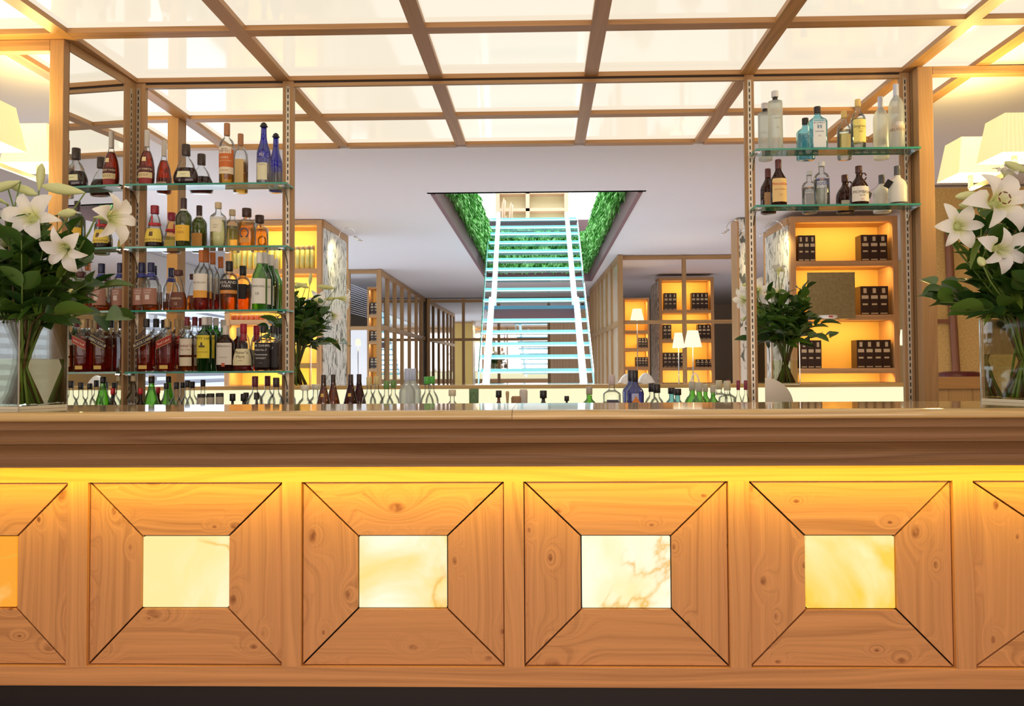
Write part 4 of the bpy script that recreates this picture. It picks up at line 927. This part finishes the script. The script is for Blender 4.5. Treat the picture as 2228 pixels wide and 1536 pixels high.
# upper floor beyond the void
UPW = emis('upper_wall_daylight_glow', (.95, .97, 1), .95); UW = plain('upper_white', (.88, .88, .86), .7)  # upper far wall emits, painting in bright daylight
up = thing('upper_floor', None, None, kind='structure')
box('upper_slab', -6, 6, VY1 + .07, 21.8, GZ1 + .0, GZ1 + .2, UW, up)
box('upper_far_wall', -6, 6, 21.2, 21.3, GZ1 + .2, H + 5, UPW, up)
box('upper_slab', -6, VX0 - .061, VY0 - .06, VY1 + .06, GZ1 - .1, GZ1 + .1, UW, up); box('upper_slab', VX1 + .061, 6, VY0 - .06, VY1 + .06, GZ1 - .1, GZ1 + .1, UW, up)
sh = thing('upper_shelving', 'pale wood grid shelving on the upper floor, above the stair top', 'shelving', (0, 17.5, GZ1 + .2))
PW = plain('pale_wood', (.72, .50, .34), .5)
YS = 16.6
for px in (1083, 1148, 1232): a = atY(px, 440, YS).x; rel(box('upright', a - .04, a + .04, YS, YS + .3, GZ1 + .2, GZ1 + 1.3, PW), sh)
for py in (418, 456): z_ = atY(1160, py, YS).z; rel(box('shelf_board', atY(1083, 440, YS).x + .041, atY(1232, 440, YS).x - .041, YS, YS + .28, z_ - .03, z_ + .03, PW), sh)
rel(box('back_panel', atY(1083, 440, YS).x, atY(1232, 440, YS).x, YS + .31, YS + .33, GZ1 + .2, GZ1 + 1.5, plain('pale_yellow_back', (.85, .80, .50), .6)), sh)
for k, px in enumerate((1096, 1112)):
    D_ = VY1 + .45; cr = thing('upper_armchair', ['pale curved chair back at the top of the stair, taller one', 'pale curved chair back at the top of the stair, lower one'][k], 'chair', (atY(px, 470, D_).x, D_, GZ1 + .2))
    h_ = atY(px, 432 + 9 * k, D_).z - GZ1 - .2
    MB().tube([(-.03, 0, 0), (-.025, 0, h_ * .5), (-.01, 0, h_ * .85), (.01, 0, h_), (.03, 0, h_ * .9), (.02, 0, h_ * .6), (.01, 0, h_ * .3)], .018, 8).build('curved_back', PW, cr, True)
    box('seat', -.045, .05, .02, .35, h_ * .30, h_ * .36, PW, cr)
    for lx in (-.045, .02): box('leg', lx, lx + .03, .05, .08, 0, h_ * .3, PW, cr)

# ------------------------------------------------------------------ staircase
TREAD = tint('tread_glass', (.70, .93, .97), .2, .35, (.50, .88, .95)); TEDGE = plain('tread_edge', (.25, .80, .86), .15, 0, .8, (.10, .55, .62), .35)  # edge emission paints in the skylight caught by the treads
SW = plain('stringer_white_glow', (.93, .95, .97), .3, .0, .5, (.85, .92, 1), .35)  # emission paints in the daylight that whitens the stringers
stair = thing('glass_staircase', 'straight glass stair with white stringers climbing to the green-lined opening', 'staircase', (0, 9, 0))
ty = [834, 802, 771.6, 744.5, 718, 693, 665, 649, 626, 602.5, 582, 561, 543, 524, 505, 491, 474]
D0 = 9.0; RUN = (VY1 - .15 - D0) / 16
def lerp(a, b, t): return a + (b - a) * t
for j, y_ in enumerate(ty):
    D_ = D0 + RUN * j
    t_ = (834 - y_) / (834 - 474.)
    pl_, pr_ = lerp(1044, 1066, t_), lerp(1290, 1254, t_)
    a = atY(pl_, y_, D_); b = atY(pr_, y_, D_); z_ = (a.z + b.z) / 2
    if j == 6:
        rel(box('landing', a.x, b.x, D_, D_ + .6, z_ - .04, z_, TREAD), stair); rel(box('landing_beam', a.x + .1, b.x - .1, D_ + .1, D_ + .2, z_ - .19, z_ - .042, MAUVE), stair)
        rel(box('landing_edge', a.x, b.x, D_ - .006, D_, z_ - .045, z_ + .001, plain('landing_edge', (.05, .25, .38), .2)), stair)
    else:
        o = rel(box('tread', a.x, b.x, D_, D_ + .30, z_ - .05, z_, TREAD), stair)
        rel(box('tread_edge', a.x, b.x, D_ - .005, D_ - .0005, z_ - .052, z_ - .031, plain('tread_edge_pale_glow', (.75, .95, .97), .15, 0, .8, (.6, .85, .9), .4)), stair)  # emitting pale band paints skylight onto the tread front
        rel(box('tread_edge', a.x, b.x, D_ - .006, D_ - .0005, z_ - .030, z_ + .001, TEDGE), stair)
def sloped(name, pxa, ya, ja, pxb, yb, jb, w_px_a, mat, dy=-.06, h=.10, w=None):
    Da = D0 + RUN * ja + dy; Db = D0 + RUN * jb + dy
    a = atY(pxa, ya, Da); b = atY(pxb, yb, Db); return rel(MB().bar(a, b, w or w_px_a * Da / F, h, (0, 0, 1)).build(name, mat), stair)
for (pa, ya, ja, pb, yb, jb, wp_) in ((1056, 860, -.9, 1070, 655, 6, 15), (1272, 860, -.9, 1254, 655, 6, 15), (1074, 660, 6.2, 1085, 468, 16.2, 11), (1250, 655, 6.2, 1233, 468, 16.2, 11)):
    sloped('stringer', pa, ya, ja, pb, yb, jb, wp_, SW, -.08, .12)
    sloped('stringer_line', pa, ya, ja, pb, yb, jb, 3, plain('stringer_joint', (.45, .6, .68), .4), -.145, .01)
PG = tint('balustrade_glass', (.86, .95, .97), .15)
for s, (pa, pb) in ((-1, (1041, 1064)), (1, (1292, 1256))):
    a = atY(pa, 834, D0); b = atY(pb, 485, D0 + RUN * 15.3)
    for q in range(6):
        p = a.lerp(b, q / 6 + .003); r = a.lerp(b, (q + 1) / 6 - .003)
        v = [(p.x - .006, p.y, p.z - .12), (r.x - .006, r.y, r.z - .12), (r.x - .006, r.y, r.z + .12), (p.x - .006, p.y, p.z + .12)]
        vv = v + [(x + .012, y, z) for x, y, z in v]
        rel(raw('balustrade_pane', vv, [(0, 1, 2, 3), (7, 6, 5, 4), (0, 4, 5, 1), (1, 5, 6, 2), (2, 6, 7, 3), (3, 7, 4, 0)], PG), stair)
    rel(MB().bar(a, b, .016, .016).build('balustrade_edge', plain('cyan_edge_glow', (.35, .85, .9), .2, 0, .5, (.3, .8, .85), .3)), stair)  # emission paints in skylight along the balustrade edge
for px in (1075, 1241):   # balustrade posts at the top
    a = atY(px, 470, D0 + RUN * 16); rel(box('top_post', a.x - .012, a.x + .012, a.y, a.y + .02, a.z, a.z + .9, SW), stair)

# ------------------------------------------------------------------ screens (mirrored partitions)
def screen_front(label, pxs, D, rail_ys, panes=None, name='wooden_screen', pw=8, zb=0, top=None):
    xs_ = [atY(p, 700, D).x for p in pxs]; t = thing(name, label, 'screen', (sum(xs_) / len(xs_), D, 0)); w_ = pw * D / F / 2
    for x in xs_: rel(box('upright', x - w_, x + w_, D, D + .07, zb, H - .002, FZ), t)
    for y_ in rail_ys:
        z_ = atY(sum(pxs) / len(pxs), y_, D).z; z_ = min(z_, H - w_ - .004)
        for a, b in zip(xs_, xs_[1:]): rel(box('rail', a + w_, b - w_, D + .005, D + .065, z_ - w_, z_ + w_, FX), t)
    if panes:
        for a, b in zip(xs_, xs_[1:]): rel(box('pane', a + w_, b - w_, D + .04, D + .05, zb, H - .01, panes), t)
    return t
PSL = atZ(825, 586, H); PSL2 = atZ(928, 652, H)
PSR = atZ(1348, 556, H); PSR2 = atZ(1286, 625, H)
print('SCREENS', PSL, PSL2, PSR, PSR2, VX0, VX1, VY0, VY1)
YF_ = 19.3
def screen_side(label, A, B, pxs, rail_px, panes):
    """receding screen between A and B; rails given as two px/py ends"""
    A = Vector(A); B = Vector(B); t = thing('wooden_screen', label, 'screen', (A.x, A.y, 0)); d = (B - A)
    def at(px):   # where the ray of px meets the screen plane (vertical)
        r = ray(px, 700); u = (A.x * r.y - A.y * r.x) / (d.y * r.x - d.x * r.y); return A + d * u
    P = [at(p) for p in pxs]
    for p in P: rel(MB().bar((p.x, p.y, 0), (p.x, p.y, H - .003), .075, .075, (0, 1, 0)).build('upright', FZ), t)
    for (ya, yb) in rail_px:
        za = atY(pxs[0], ya, P[0].y).z; zb_ = atY(pxs[-1], yb, P[-1].y).z; z_ = min((za + zb_) / 2, H - .045)
        for p, q in zip(P, P[1:]): rel(MB().bar((p.x, p.y, z_), (q.x, q.y, z_), .07, .08, (0, 0, 1)).build('rail', FY), t)
    off = Vector((.0, 0, 0))
    for p, q in zip(P, P[1:]):
        rel(MB().bar((p.x, p.y, H / 2), (q.x, q.y, H / 2), .01, H - .02, (0, 0, 1)).build('pane', panes), t)
    return t
SMIR = plain('screen_mirror', (.85, .88, .9), .02, 1)
WARM = plain('warm_backed_pane', (.66, .50, .36), .25, 0, .6)
screen_front('oak-framed screen facing the viewer left of the receding mirrored screen', [680, 757, 825], PSL.y, [584, 714])
screen_side('receding oak screen of mirror panes left of the stair', (PSL.x, PSL.y, 0), (PSL2.x, YF_, 0), [825, 842, 858, 874, 890, 905, 917, 927], [(588, 655), (712, 737)], SMIR)
screen_side('receding oak screen with warm panes right of the stair', (PSR.x, PSR.y, 0), (PSR2.x, YF_ - .4, 0), [1350, 1334, 1323, 1313, 1305, 1298, 1292, 1287], [(560, 628), (700, 735)], WARM)
screen_front('four-pane oak screen right of the stair, in front of the amber bookcase', [1350, 1490, 1640], PSR.y, [559, 700], pw=8)
screen_front('far oak screen of mirror panes between the two receding screens', [932, 1008, 1085, 1194, 1286], YF_, [654, 738], SMIR, pw=6)
wpn = box('wood_panel', atY(1197, 700, YF_).x, atY(1283, 700, YF_).x, YF_ - .06, YF_ - .01, 0, H - .3, wood('panel_oak_pale', 'z', (.85, .58, .36), .5, knots=False)); tag(wpn, 'plain pale oak panel seen through the right half of the stair', 'panel')

# ------------------------------------------------------------------ bookcases
CASE = wood('case_oak', 'z', (.52, .30, .14), .45, knots=False); CASEX = wood('case_oak_x', 'x', (.52, .30, .14), .45, knots=False)
BACK = plain('case_back', (.72, .46, .13), .6)
def marble():
    m, nt, out = newmat('flecked_panel'); p = N(nt, 'ShaderNodeBsdfPrincipled'); tc = N(nt, 'ShaderNodeTexCoord'); mp = N(nt, 'ShaderNodeMapping'); mp.inputs['Scale'].default_value = (9, 9, 3.2); L(nt, tc.outputs['Object'], mp.inputs[0])
    nz = N(nt, 'ShaderNodeTexNoise'); nz.inputs['Scale'].default_value = 2.2; nz.inputs['Detail'].default_value = 4; nz.inputs['Distortion'].default_value = 1.2; L(nt, mp.outputs[0], nz.inputs['Vector'])
    L(nt, ramp(nt, nz.outputs[0], [(.40, (.13, .14, .12)), (.435, (.5, .48, .42)), (.47, (.80, .77, .70)), (.7, (.86, .84, .78))]), p.inputs['Base Color']); p.inputs['Roughness'].default_value = .4
    L(nt, p.outputs[0], out.inputs[0]); return m
MARB = marble()
BOOKD = plain('volume_dark', (.035, .014, .010), .35); BOOKS = plain('volume_side', (.18, .05, .025), .4); GOLDL = plain('gold_print', (.62, .50, .32), .4)
def case(label, x0, x1, yf, dp, z1, shelf_z, side=None, sd=None, e=3.0, col=(1, .62, .16), fr=.055, zb=0):
    t = thing('bookcase', label, 'bookcase', ((x0 + x1) / 2, yf, 0))
    rel(box('side_panel', x0, x0 + fr, yf, yf + dp, zb, z1, CASE), t); rel(box('side_panel', x1 - fr, x1, yf, yf + dp, zb, z1, CASE), t)
    rel(box('top_panel', x0 + fr, x1 - fr, yf, yf + dp, z1 - fr, z1, CASEX), t)
    rel(box('back_panel', x0 + fr, x1 - fr, yf + dp - .02, yf + dp, zb, z1 - fr, BACK), t)
    for z_ in shelf_z: rel(box('shelf_board', x0 + fr, x1 - fr, yf + .004, yf + dp - .02, z_ - .055, z_, CASEX), t)
    zs = sorted(list(shelf_z)) + [z1]
    for i in range(len(zs)):
        zt_ = zs[i] - .06
        l = area('shelf_light', ((x0 + x1) / 2, yf + .06, zt_), (math.radians(28), 0, 0), (x1 - x0) * .8, .02, e * (x1 - x0), col)
    return t
def volumes(labelf, x0, n, wv, yf, z_, hv, group, dp=.16):
    for i in range(n):
        b = thing('boxed_volume', labelf(i), 'book', (x0 + wv * (i + .5), yf, z_ + .0005), group)
        box('case_body', -wv / 2 + .001, wv / 2 - .001, 0, dp, 0, hv, [BOOKD], b)
        m = MB()
        m.box(-wv * .17, wv * .17, -.0015, -.0005, hv * .76, hv * .93); m.box(-wv * .36, wv * .36, -.0015, -.0005, hv * .56, hv * .68); m.box(-wv * .28, wv * .28, -.0015, -.0005, hv * .34, hv * .40); m.box(-wv * .38, wv * .38, -.0015, -.0005, hv * .03, hv * .07)
        m.build('spine_print', GOLDL, b)
def pos(i, n): return ('only' if n == 1 else 'leftmost' if i == 0 else 'rightmost' if i == n - 1 else ['second', 'third', 'fourth'][i - 1] + ' from left')
# big right bookcase
YB1 = 8.8; zt1 = atY(1840, 470, YB1).z; x0 = atY(1721, 600, YB1).x; x1 = atY(1955, 600, YB1).x
szs = [atY(1840, y_, YB1).z for y_ in (567, 685, 801)]
kb = case('amber-lit oak bookcase with flecked side inside the right niche', x0, x1, YB1, .42, zt1, szs + [szs[2] - .5], e=5.5)
rel(box('flecked_side', x0 - .012, x0 - .001, YB1 + .06, YB1 + .95, 0, zt1 - .08, MARB), kb); rel(box('side_frame', x0 - .02, x0 - .001, YB1 + .951, YB1 + 1.0, 0, zt1, CASE), kb); rel(box('side_frame', x0 - .02, x0 - .001, YB1 + .06, YB1 + .95, zt1 - .079, zt1, CASEX), kb)
for (pa, n, si, py0, wpx, nm) in ((1738, 3, 0, 511, 12.5, 'top shelf, left set'), (1875, 3, 0, 511, 19, 'top shelf, right set'), (1872, 3, 1, 623, 20, 'middle shelf, right set'), (1740, 3, 2, 740, 15, 'lower shelf, left set'), (1862, 4, 2, 740, 18.3, 'lower shelf, right set')):
    xx = max(atY(pa, 600, YB1 + .02).x, x0 + .06); wv = wpx * YB1 / F; hv = atY(1840, py0, YB1 + .02).z - szs[si]
    volumes(lambda i, n=n, nm=nm: '%s black volume, %s of the right bookcase' % (pos(i, n), nm), xx, n, wv, YB1 + .03, szs[si], hv, 'boxed volumes on the right bookcase, ' + nm)
plq = thing('metal_plaque', 'square dull olive metal plaque leaning in front of the amber bookcase', 'plaque', (atY(1809, 690, 8.6).x, 8.6, atY(1809, 694, 8.6).z))
pa_ = atY(1758, 694, 8.6); pb_ = atY(1860, 592, 8.6)
rel(box('plaque_face', pa_.x, pb_.x, 8.6, 8.615, pa_.z, pb_.z, plain('olive_metal', (.30, .25, .13), .35, .6, bump=.2, bscale=30, var=.15), bevel=.003), plq)
rel(box('plaque_rest', pa_.x + .05, pb_.x - .05, 8.617, 8.80, pa_.z, pa_.z + .01, STEEL), plq)
for k, (pa2, pb2) in enumerate(((1758, 1778), (1779, 1822))):
    D_ = 8.5; a = atY(pa2, 694, D_); b = atY(pb2, 686, D_); r_ = (b.x - a.x) / 2
    t = thing('white_bowl', ['small white bowl with red mark at the plaque foot, left one', 'wider white bowl with red mark at the plaque foot, right one'][k], 'bowl', ((a.x + b.x) / 2, D_, a.z))
    lathe('bowl_body', [(r_ * .7, 0), (r_ * .95, .012), (r_, b.z - a.z), (r_ * .92, b.z - a.z), (r_ * .8, .012)], plain('white_china', (.85, .82, .75), .25), t, 20)
    box('red_mark', -.02, .02, -r_ - .002, -r_ * .97, .01, .028, P_((.55, .08, .05)), t)
    box('support_ledge', -r_, r_, -.05, .1, -.012, -.0005, CHROME, t)
# flecked pillar and picture lights
YP = 9.15; xa_ = atY(1605, 600, YP).x
pil = thing('flecked_pillar', 'narrow white pillar with grey flecks between the lamps and the right niche', 'pillar', (xa_ + .1, YP, 0))
rel(box('pillar_core', xa_ + .02, xa_ + .13, YP, YP + .3, 0, H - .01, MARB), pil); rel(box('pillar_edge', xa_, xa_ + .019, YP, YP + .3, 0, H - .01, CASE), pil)
def picture_light(label, px, py, D, flip=1, tgt=None, att=None):
    p = atY(px, py, D); t = thing('picture_light', label, 'lamp', (p.x, p.y, p.z))
    pts = [(flip * .10 * math.cos(a) + flip * .0, 0, .02 + .11 * math.sin(a)) for a in [math.pi * i / 10 for i in range(11)]]
    MB().tube(pts, .0045, 6).build('bent_arm', CHROME, t, True)
    MB().tube([(-flip * .16, -.0, -.03), (-flip * .07, 0, .03)], .012, 8).build('lamp_head', CHROME, t, True)
    if att: MB().tube([(flip * .10, 0, .02), tuple(Vector(att) - p)], .005, 6).build('fixing_rod', CHROME, t, True)
    if tgt: spot('picture_spot', (p.x, p.y - .05, p.z), tgt, 22, (1, .85, .4), 1.5)
picture_light('arched chrome picture light at the pillar, left of the right niche', 1600, 505, 9.0, 1, None, (xa_ + .01, YP + .01, atY(1600, 505, 9.0).z + .02))
picture_light('arched chrome picture light over the right bookcase side', 1685, 507, 8.7, 1, (x0 - .02, YB1 + .5, zt1 - .5), (x0 + .01, YB1 + .02, zt1 - .06))
# big left bookcase
YB2 = 9.0; xl1 = atY(700, 600, YB2).x; xl0 = atY(489, 600, YB2).x; zt2_ = atY(700, 478, YB2).z
sl = [atY(640, y_, YB2).z for y_ in (584, 695)]
kl = case('yellow-lit oak bookcase with flecked side behind the left niche', xl0, xl1, YB2, .42, zt2_, sl + [sl[1] - .48, sl[1] - .95], e=7, col=(1, .78, .25))
rel(box('flecked_side', xl1 + .001, xl1 + .012, YB2 + .03, YB2 + 1.12, 0, zt2_ - .08, MARB), kl); rel(box('side_frame', xl1 + .001, xl1 + .02, YB2 + 1.121, YB2 + 1.16, 0, zt2_, CASE), kl); rel(box('side_frame', xl1 + .001, xl1 + .02, YB2 + .03, YB2 + 1.12, zt2_ - .079, zt2_, CASEX), kl)
picture_light('arched chrome picture light over the left bookcase side', 757, 520, 9.2, -1, (xl1 + .02, YB2 + .5, zt2_ - .45), (xl1 + .005, YB2 + .30, zt2_ - .06))
ORD = ['first', 'second', 'third', 'fourth', 'fifth', 'sixth', 'seventh', 'eighth', 'ninth', 'tenth']
TUBEM = plain('tube_book', (.62, .62, .22), .4); TUBEC = plain('tube_cap', (.45, .34, .2), .5)
hv = atY(640, 534, YB2 + .05).z - sl[0]
for k, px in enumerate([503, 512, 521, 533, 545, 557, 569, 581, 593, 605, 637, 648, 659, 670, 680]):
    t = thing('cylinder_case', '%s yellow-green cylindrical case %s the slotted post, left bookcase top shelf' % (ORD[k if k < 10 else k - 10], 'left of' if k < 10 else 'right of'), 'canister', (atY(px, 560, YB2 + .08).x, YB2 + .08, sl[0] + .001), 'cylindrical cases on the left bookcase')
    lathe('tube', [(.026, 0), (.026, hv * .82)], TUBEM, t, 12); lathe('lid', [(.0265, hv * .82), (.0265, hv)], TUBEC, t, 12)
for k, px in enumerate([505, 516, 527, 538, 549, 560, 571]):
    t = thing('red_jar', 'small red jar, %s from the left on the left bookcase middle shelf' % ORD[k], 'jar', (atY(px, 690, YB2 + .08).x, YB2 + .08, sl[1] + .001), 'red jars on the left bookcase')
    lathe('jar_body', [(.024, 0), (.026, .01), (.026, .045), (.022, .05)], P_((.5, .1, .04)), t, 12); lathe('lid', [(.023, .05), (.023, .062)], P_((.8, .6, .35)), t, 12)
# amber bookcase behind the four-pane screen
YB3 = 14.6; a = atY(1434, 700, YB3).x; b = atY(1554, 700, YB3).x; z3 = atY(1490, 603, YB3).z; s3 = [atY(1490, y_, YB3).z for y_ in (674, 738, 799)]
k3 = case('tall amber-lit bookcase behind the four-pane screen', a, b, YB3, .42, z3, s3, e=6)
rel(box('flecked_side', a - .012, a - .001, YB3 + .05, YB3 + 1.0, 0, z3 - .06, MARB), k3)
wv = 9 * YB3 / F
for (pa, n, si, py0, nm) in ((1446, 3, 0, 637, 'top shelf, left set'), (1506, 4, 0, 637, 'top shelf, right set'), (1443, 2, 1, 706, 'middle shelf, left set'), (1519, 3, 1, 706, 'middle shelf, right set'), (1443, 5, 2, 767, 'bottom shelf, left set'), (1514, 4, 2, 782, 'bottom shelf, right low set')):
    volumes(lambda i, n=n, nm=nm: '%s black volume, %s, behind the four-pane screen' % (pos(i, n), nm), atY(pa, 700, YB3).x, n, wv, YB3 + .03, s3[si], atY(1490, py0, YB3).z - s3[si], 'black volumes behind the screen, ' + nm)
# shallower amber shelves left of it
YB4 = 13.6; a = atY(1356, 700, YB4).x; b = atY(1413, 700, YB4).x; z4 = atY(1380, 648, YB4).z; s4 = [atY(1380, y_, YB4).z for y_ in (719, 757, 798)]
k4 = case('narrow amber-lit shelves beside the tall bookcase behind the four-pane screen', a, b, YB4, .42, z4, s4, e=8, fr=.03)
for (n, si, py0, nm) in ((3, 1, 735, 'upper set'), (4, 2, 777, 'lower set')):
    wv4 = 6.4 * YB4 / F
    volumes(lambda i, n=n, nm=nm: '%s tiny black volume, %s on the narrow amber shelves' % (pos(i, n), nm), b - .035 - n * wv4, n, wv4, YB4 + .03, s4[si], atY(1380, py0, YB4).z - s4[si], 'tiny volumes on the narrow shelves, ' + nm)
# bookcase beyond the left front screen
YB5 = PSL.y + 1.2; a = atY(799, 700, YB5).x; b = atY(826, 700, YB5).x
k5 = case('slim dark oak bookcase behind the left front screen', a, b, YB5, .4, atY(810, 624, YB5).z, [atY(810, y_, YB5).z for y_ in (684, 742, 802)], e=3, fr=.03, col=(1, .8, .5))
for si, (y1_, y0_) in enumerate(((684, 658), (742, 720), (802, 778))):
    volumes(lambda i, si=si: '%s volume on the %s shelf of the slim bookcase behind the left screen' % (['left', 'right'][i], ['top', 'middle', 'bottom'][si]), a + .045, 2, .07, YB5 + .03, atY(810, y1_, YB5).z, atY(810, y0_, YB5).z - atY(810, y1_, YB5).z, 'volumes on the slim left bookcase, shelf %s' % 'abc'[si])

# ------------------------------------------------------------------ floor lamps, chairs, window, right wall
LSH = emis('lamp_shade_lit', (1, .90, .62), 1.15)
def floor_lamp(label, px, ytop, ybot, wt, wb, D):
    a = atY(px, ytop, D); b = atY(px, ybot, D); t = thing('floor_lamp', label, 'lamp', (a.x, D, 0)); k = D / F / 2
    lathe('shade', [(wb * k, b.z), (wt * k, a.z)], LSH, t, 24, caps=False)
    MB().tube([(0, 0, .02), (0, 0, b.z + .05)], .008, 8).build('pole', CHROME, t, True)
    lathe('base', [(.13, 0), (.13, .015), (.02, .025)], CHROME, t, 20)
    point('lamp_bulb', (a.x, D, (a.z + b.z) / 2), 4, (1, .75, .4), .03)
floor_lamp('floor lamp with lit cream shade, nearer and right one of the pair', 1507, 719, 755, 23, 39, 10.4)
floor_lamp('floor lamp with lit cream shade, left one partly behind the other', 1476, 724, 757, 16, 27, 10.9)
floor_lamp('small lit lamp glimpsed above the narrow amber shelves', 1386, 672, 697, 19, 30, 13.2)
floor_lamp('small lit lamp by the bright window left of the screen', 779, 738, 751, 9, 13, 15.5)
floor_lamp('small lit lamp at the right edge of the right niche mirror', 1966, 717, 751, 12, 20, 9.6)
WICK = plain('white_wicker', (.78, .74, .66), .7, bump=.6, bscale=90, var=.12)
for k, (pa, pb, py) in enumerate(((1340, 1400, 812), (1384, 1432, 811))):
    D_ = 8.4 + .3 * k; a = atY(pa, 835, D_); b = atY(pb, py, D_); w_ = (b.x - a.x) / 2
    t = thing('wicker_armchair', ['white wicker armchair with rounded back, left of the pair behind the counter', 'white wicker armchair with rounded back, right of the pair behind the counter'][k], 'chair', ((a.x + b.x) / 2, D_, 0))
    prf = [(w_ * math.sin(q), 0) for q in ()]
    v = []; f = []
    for lv in range(9):
        u = lv / 8
        for j in range(13):
            th = math.pi * (j / 12) ; x = -w_ * math.cos(th) * (1 - .12 * u); y = w_ * .8 * math.sin(th); zt_ = .42 + (b.z - .42) * u * (.55 + .45 * math.sin(th)); v.append((x, y, zt_))
    for lv in range(8):
        for j in range(12): q = lv * 13 + j; f.append((q, q + 1, q + 14, q + 13))
    o = raw('woven_back', v, f, WICK, t, True); sdm = o.modifiers.new('thick', 'SOLIDIFY'); sdm.thickness = .04
    lathe('seat', [(w_ * .9, .36), (w_ * .95, .40), (w_ * .9, .44)], WICK, t, 24)
    for lx in (-.7, .7):
        for ly in (-.1, .6): box('leg', lx * w_ - .02, lx * w_ + .02, ly * w_ - .02, ly * w_ + .02, 0, .37, CASE, t)
t = thing('white_handbag', 'small white handbag with loop handle behind the low bottles', 'bag', (atY(1512, 835, 8.2).x, 8.2, 0))
bz = atY(1512, 836, 8.2).z; bt = atY(1512, 812, 8.2).z
bagm = plain('bag_white', (.85, .78, .66), .6)
MB().prism([(-.06, bz - .12), (.06, bz - .12), (.05, bz + .02), (-.05, bz + .02)], -.03, .03).build('bag_body', bagm, t)
MB().tube([(-.04, 0, bz + .02), (-.025, 0, bt - .02), (0, 0, bt), (.025, 0, bt - .02), (.04, 0, bz + .02)], .008, 6).build('loop_handle', bagm, t, True)
box('stand', -.10, .10, -.08, .08, 0, bz - .121, CASE, t)
# window with horizontal blind at left
WN = emis('window_daylight', (.80, .88, 1), 1.05); BL = plain('blind_white', (.72, .76, .85), .5)
win = thing('window_1', 'large window with white horizontal blind on the left wall', None, (-5.3, 10, 0), kind='structure')
rel(box('daylight_pane', -5.49, -5.47, 4.6, 17.5, .5, H - .55, WN), win)
z_ = .55
while z_ < H - .6:
    rel(MB().bar((-5.30, 4.6, z_), (-5.30, 17.5, z_), .11, .006, (.5, 0, 1)).build('blind_slat', BL), win); z_ += .105
for y_ in (4.6, 8.0, 11.4, 14.8, 17.5): rel(box('window_post', -5.47, -5.39, y_ - .05, y_ + .05, .4, H - .5, UW), win)
cz0 = atY(760, 835, 15.9).z; cu = box('white_curtain', atY(755, 700, 15.9).x - .6, atY(798, 700, 15.9).x, 15.9, 15.95, 0, atY(780, 716, 15.9).z, plain('curtain', (.85, .88, .92), .7, 0, .3, (.85, .9, 1), .5)); tag(cu, 'bright white curtain at the far left window beside the slim bookcase', 'curtain')  # curtain emission stands in for daylight through the cloth
# slatted ceiling hood at left, behind the front screen
ho = thing('slatted_ceiling', 'sloping white slatted ceiling seen above the white curtain', 'slatted ceiling', (-5, 15.5, 0))
for i in range(14):
    yy = 15.0 + i * .09; za = atY(757, 612 + i * 5.0, yy).z; zb_ = atY(800, 634 + i * 4.4, yy).z
    xa2 = atY(735, 640, yy).x; xb2 = atY(802, 640, yy).x
    rel(MB().bar((xa2, yy, za + .04), (xb2, yy, zb_), .05, .012, (0, 0, 1)).build('slat', BL), ho)
# right wall panel seen past the right column
D_ = 7.6; xw0 = atY(2041, 600, D_).x - .1
tw = box('fabric_wall', xw0 + .02, 5.58, D_, D_ + .1, 0, H - .02, TAN); struct(tw, 'tan woven wall behind the right sconce')
REDW = plain('red_brown_wood', (.22, .09, .05), .45)
def curvepost():
    v = [atY(px, py, D_ - .04) for px, py in ((2066, 560), (2070, 640), (2075, 720), (2080, 800))]
    t = thing('red_brown_post', 'slim curved red-brown post against the tan wall behind the right lilies', 'post', (v[-1].x, D_ - .04, 0))
    rel(MB().tube([v[-1] - Vector((0, 0, v[-1].z - .01))] + v[::-1] + [atY(2063, 480, D_ - .04)], .036, 8).build('shaft', REDW, None, True), t)
    a = atY(2041, 699, D_ - .04); rel(box('cross_rail', a.x - .1, v[1].x - .02, D_ - .05, D_ - .02, a.z - .018, a.z + .018, REDW), t)
curvepost()
D2 = 6.8; a = atY(2043, 811, D2); b = atY(2132, 819, D2); t = thing('leather_stool', 'dark red leather stool top behind the oak end panel', 'stool', ((a.x + b.x) / 2, D2, 0)); r_ = (b.x - a.x) / 2
lathe('seat', [(r_ * .92, b.z - .04), (r_, b.z), (r_ * .97, a.z), (r_ * .7, a.z + .01)], P_((.10, .012, .015), .35), t, 28, asp=.8)
for lx in (-.6, .6):
    for ly in (-.5, .5): box('leg', lx * r_ - .02, lx * r_ + .02, ly * r_ * .8 - .02, ly * r_ * .8 + .02, 0, b.z - .04, REDW, t)
YE_ = 6.1; a = atY(2043, 820, YE_); ep = thing('oak_end_panel', 'oak panelled low wall behind the right vase', 'panel', (a.x + .5, YE_, 0))
zr = atY(2100, 846, YE_).z
rel(box('cap_rail', 2.72, 4.2, YE_ - .02, YE_ + .06, zr, a.z, FX, bevel=.003), ep); rel(box('panel', 2.72, 4.2, YE_, YE_ + .05, 0, zr - .001, wood('panel_tan', 'z', (.46, .30, .15), .5, knots=False)), ep)
print('objects', len(bpy.data.objects))
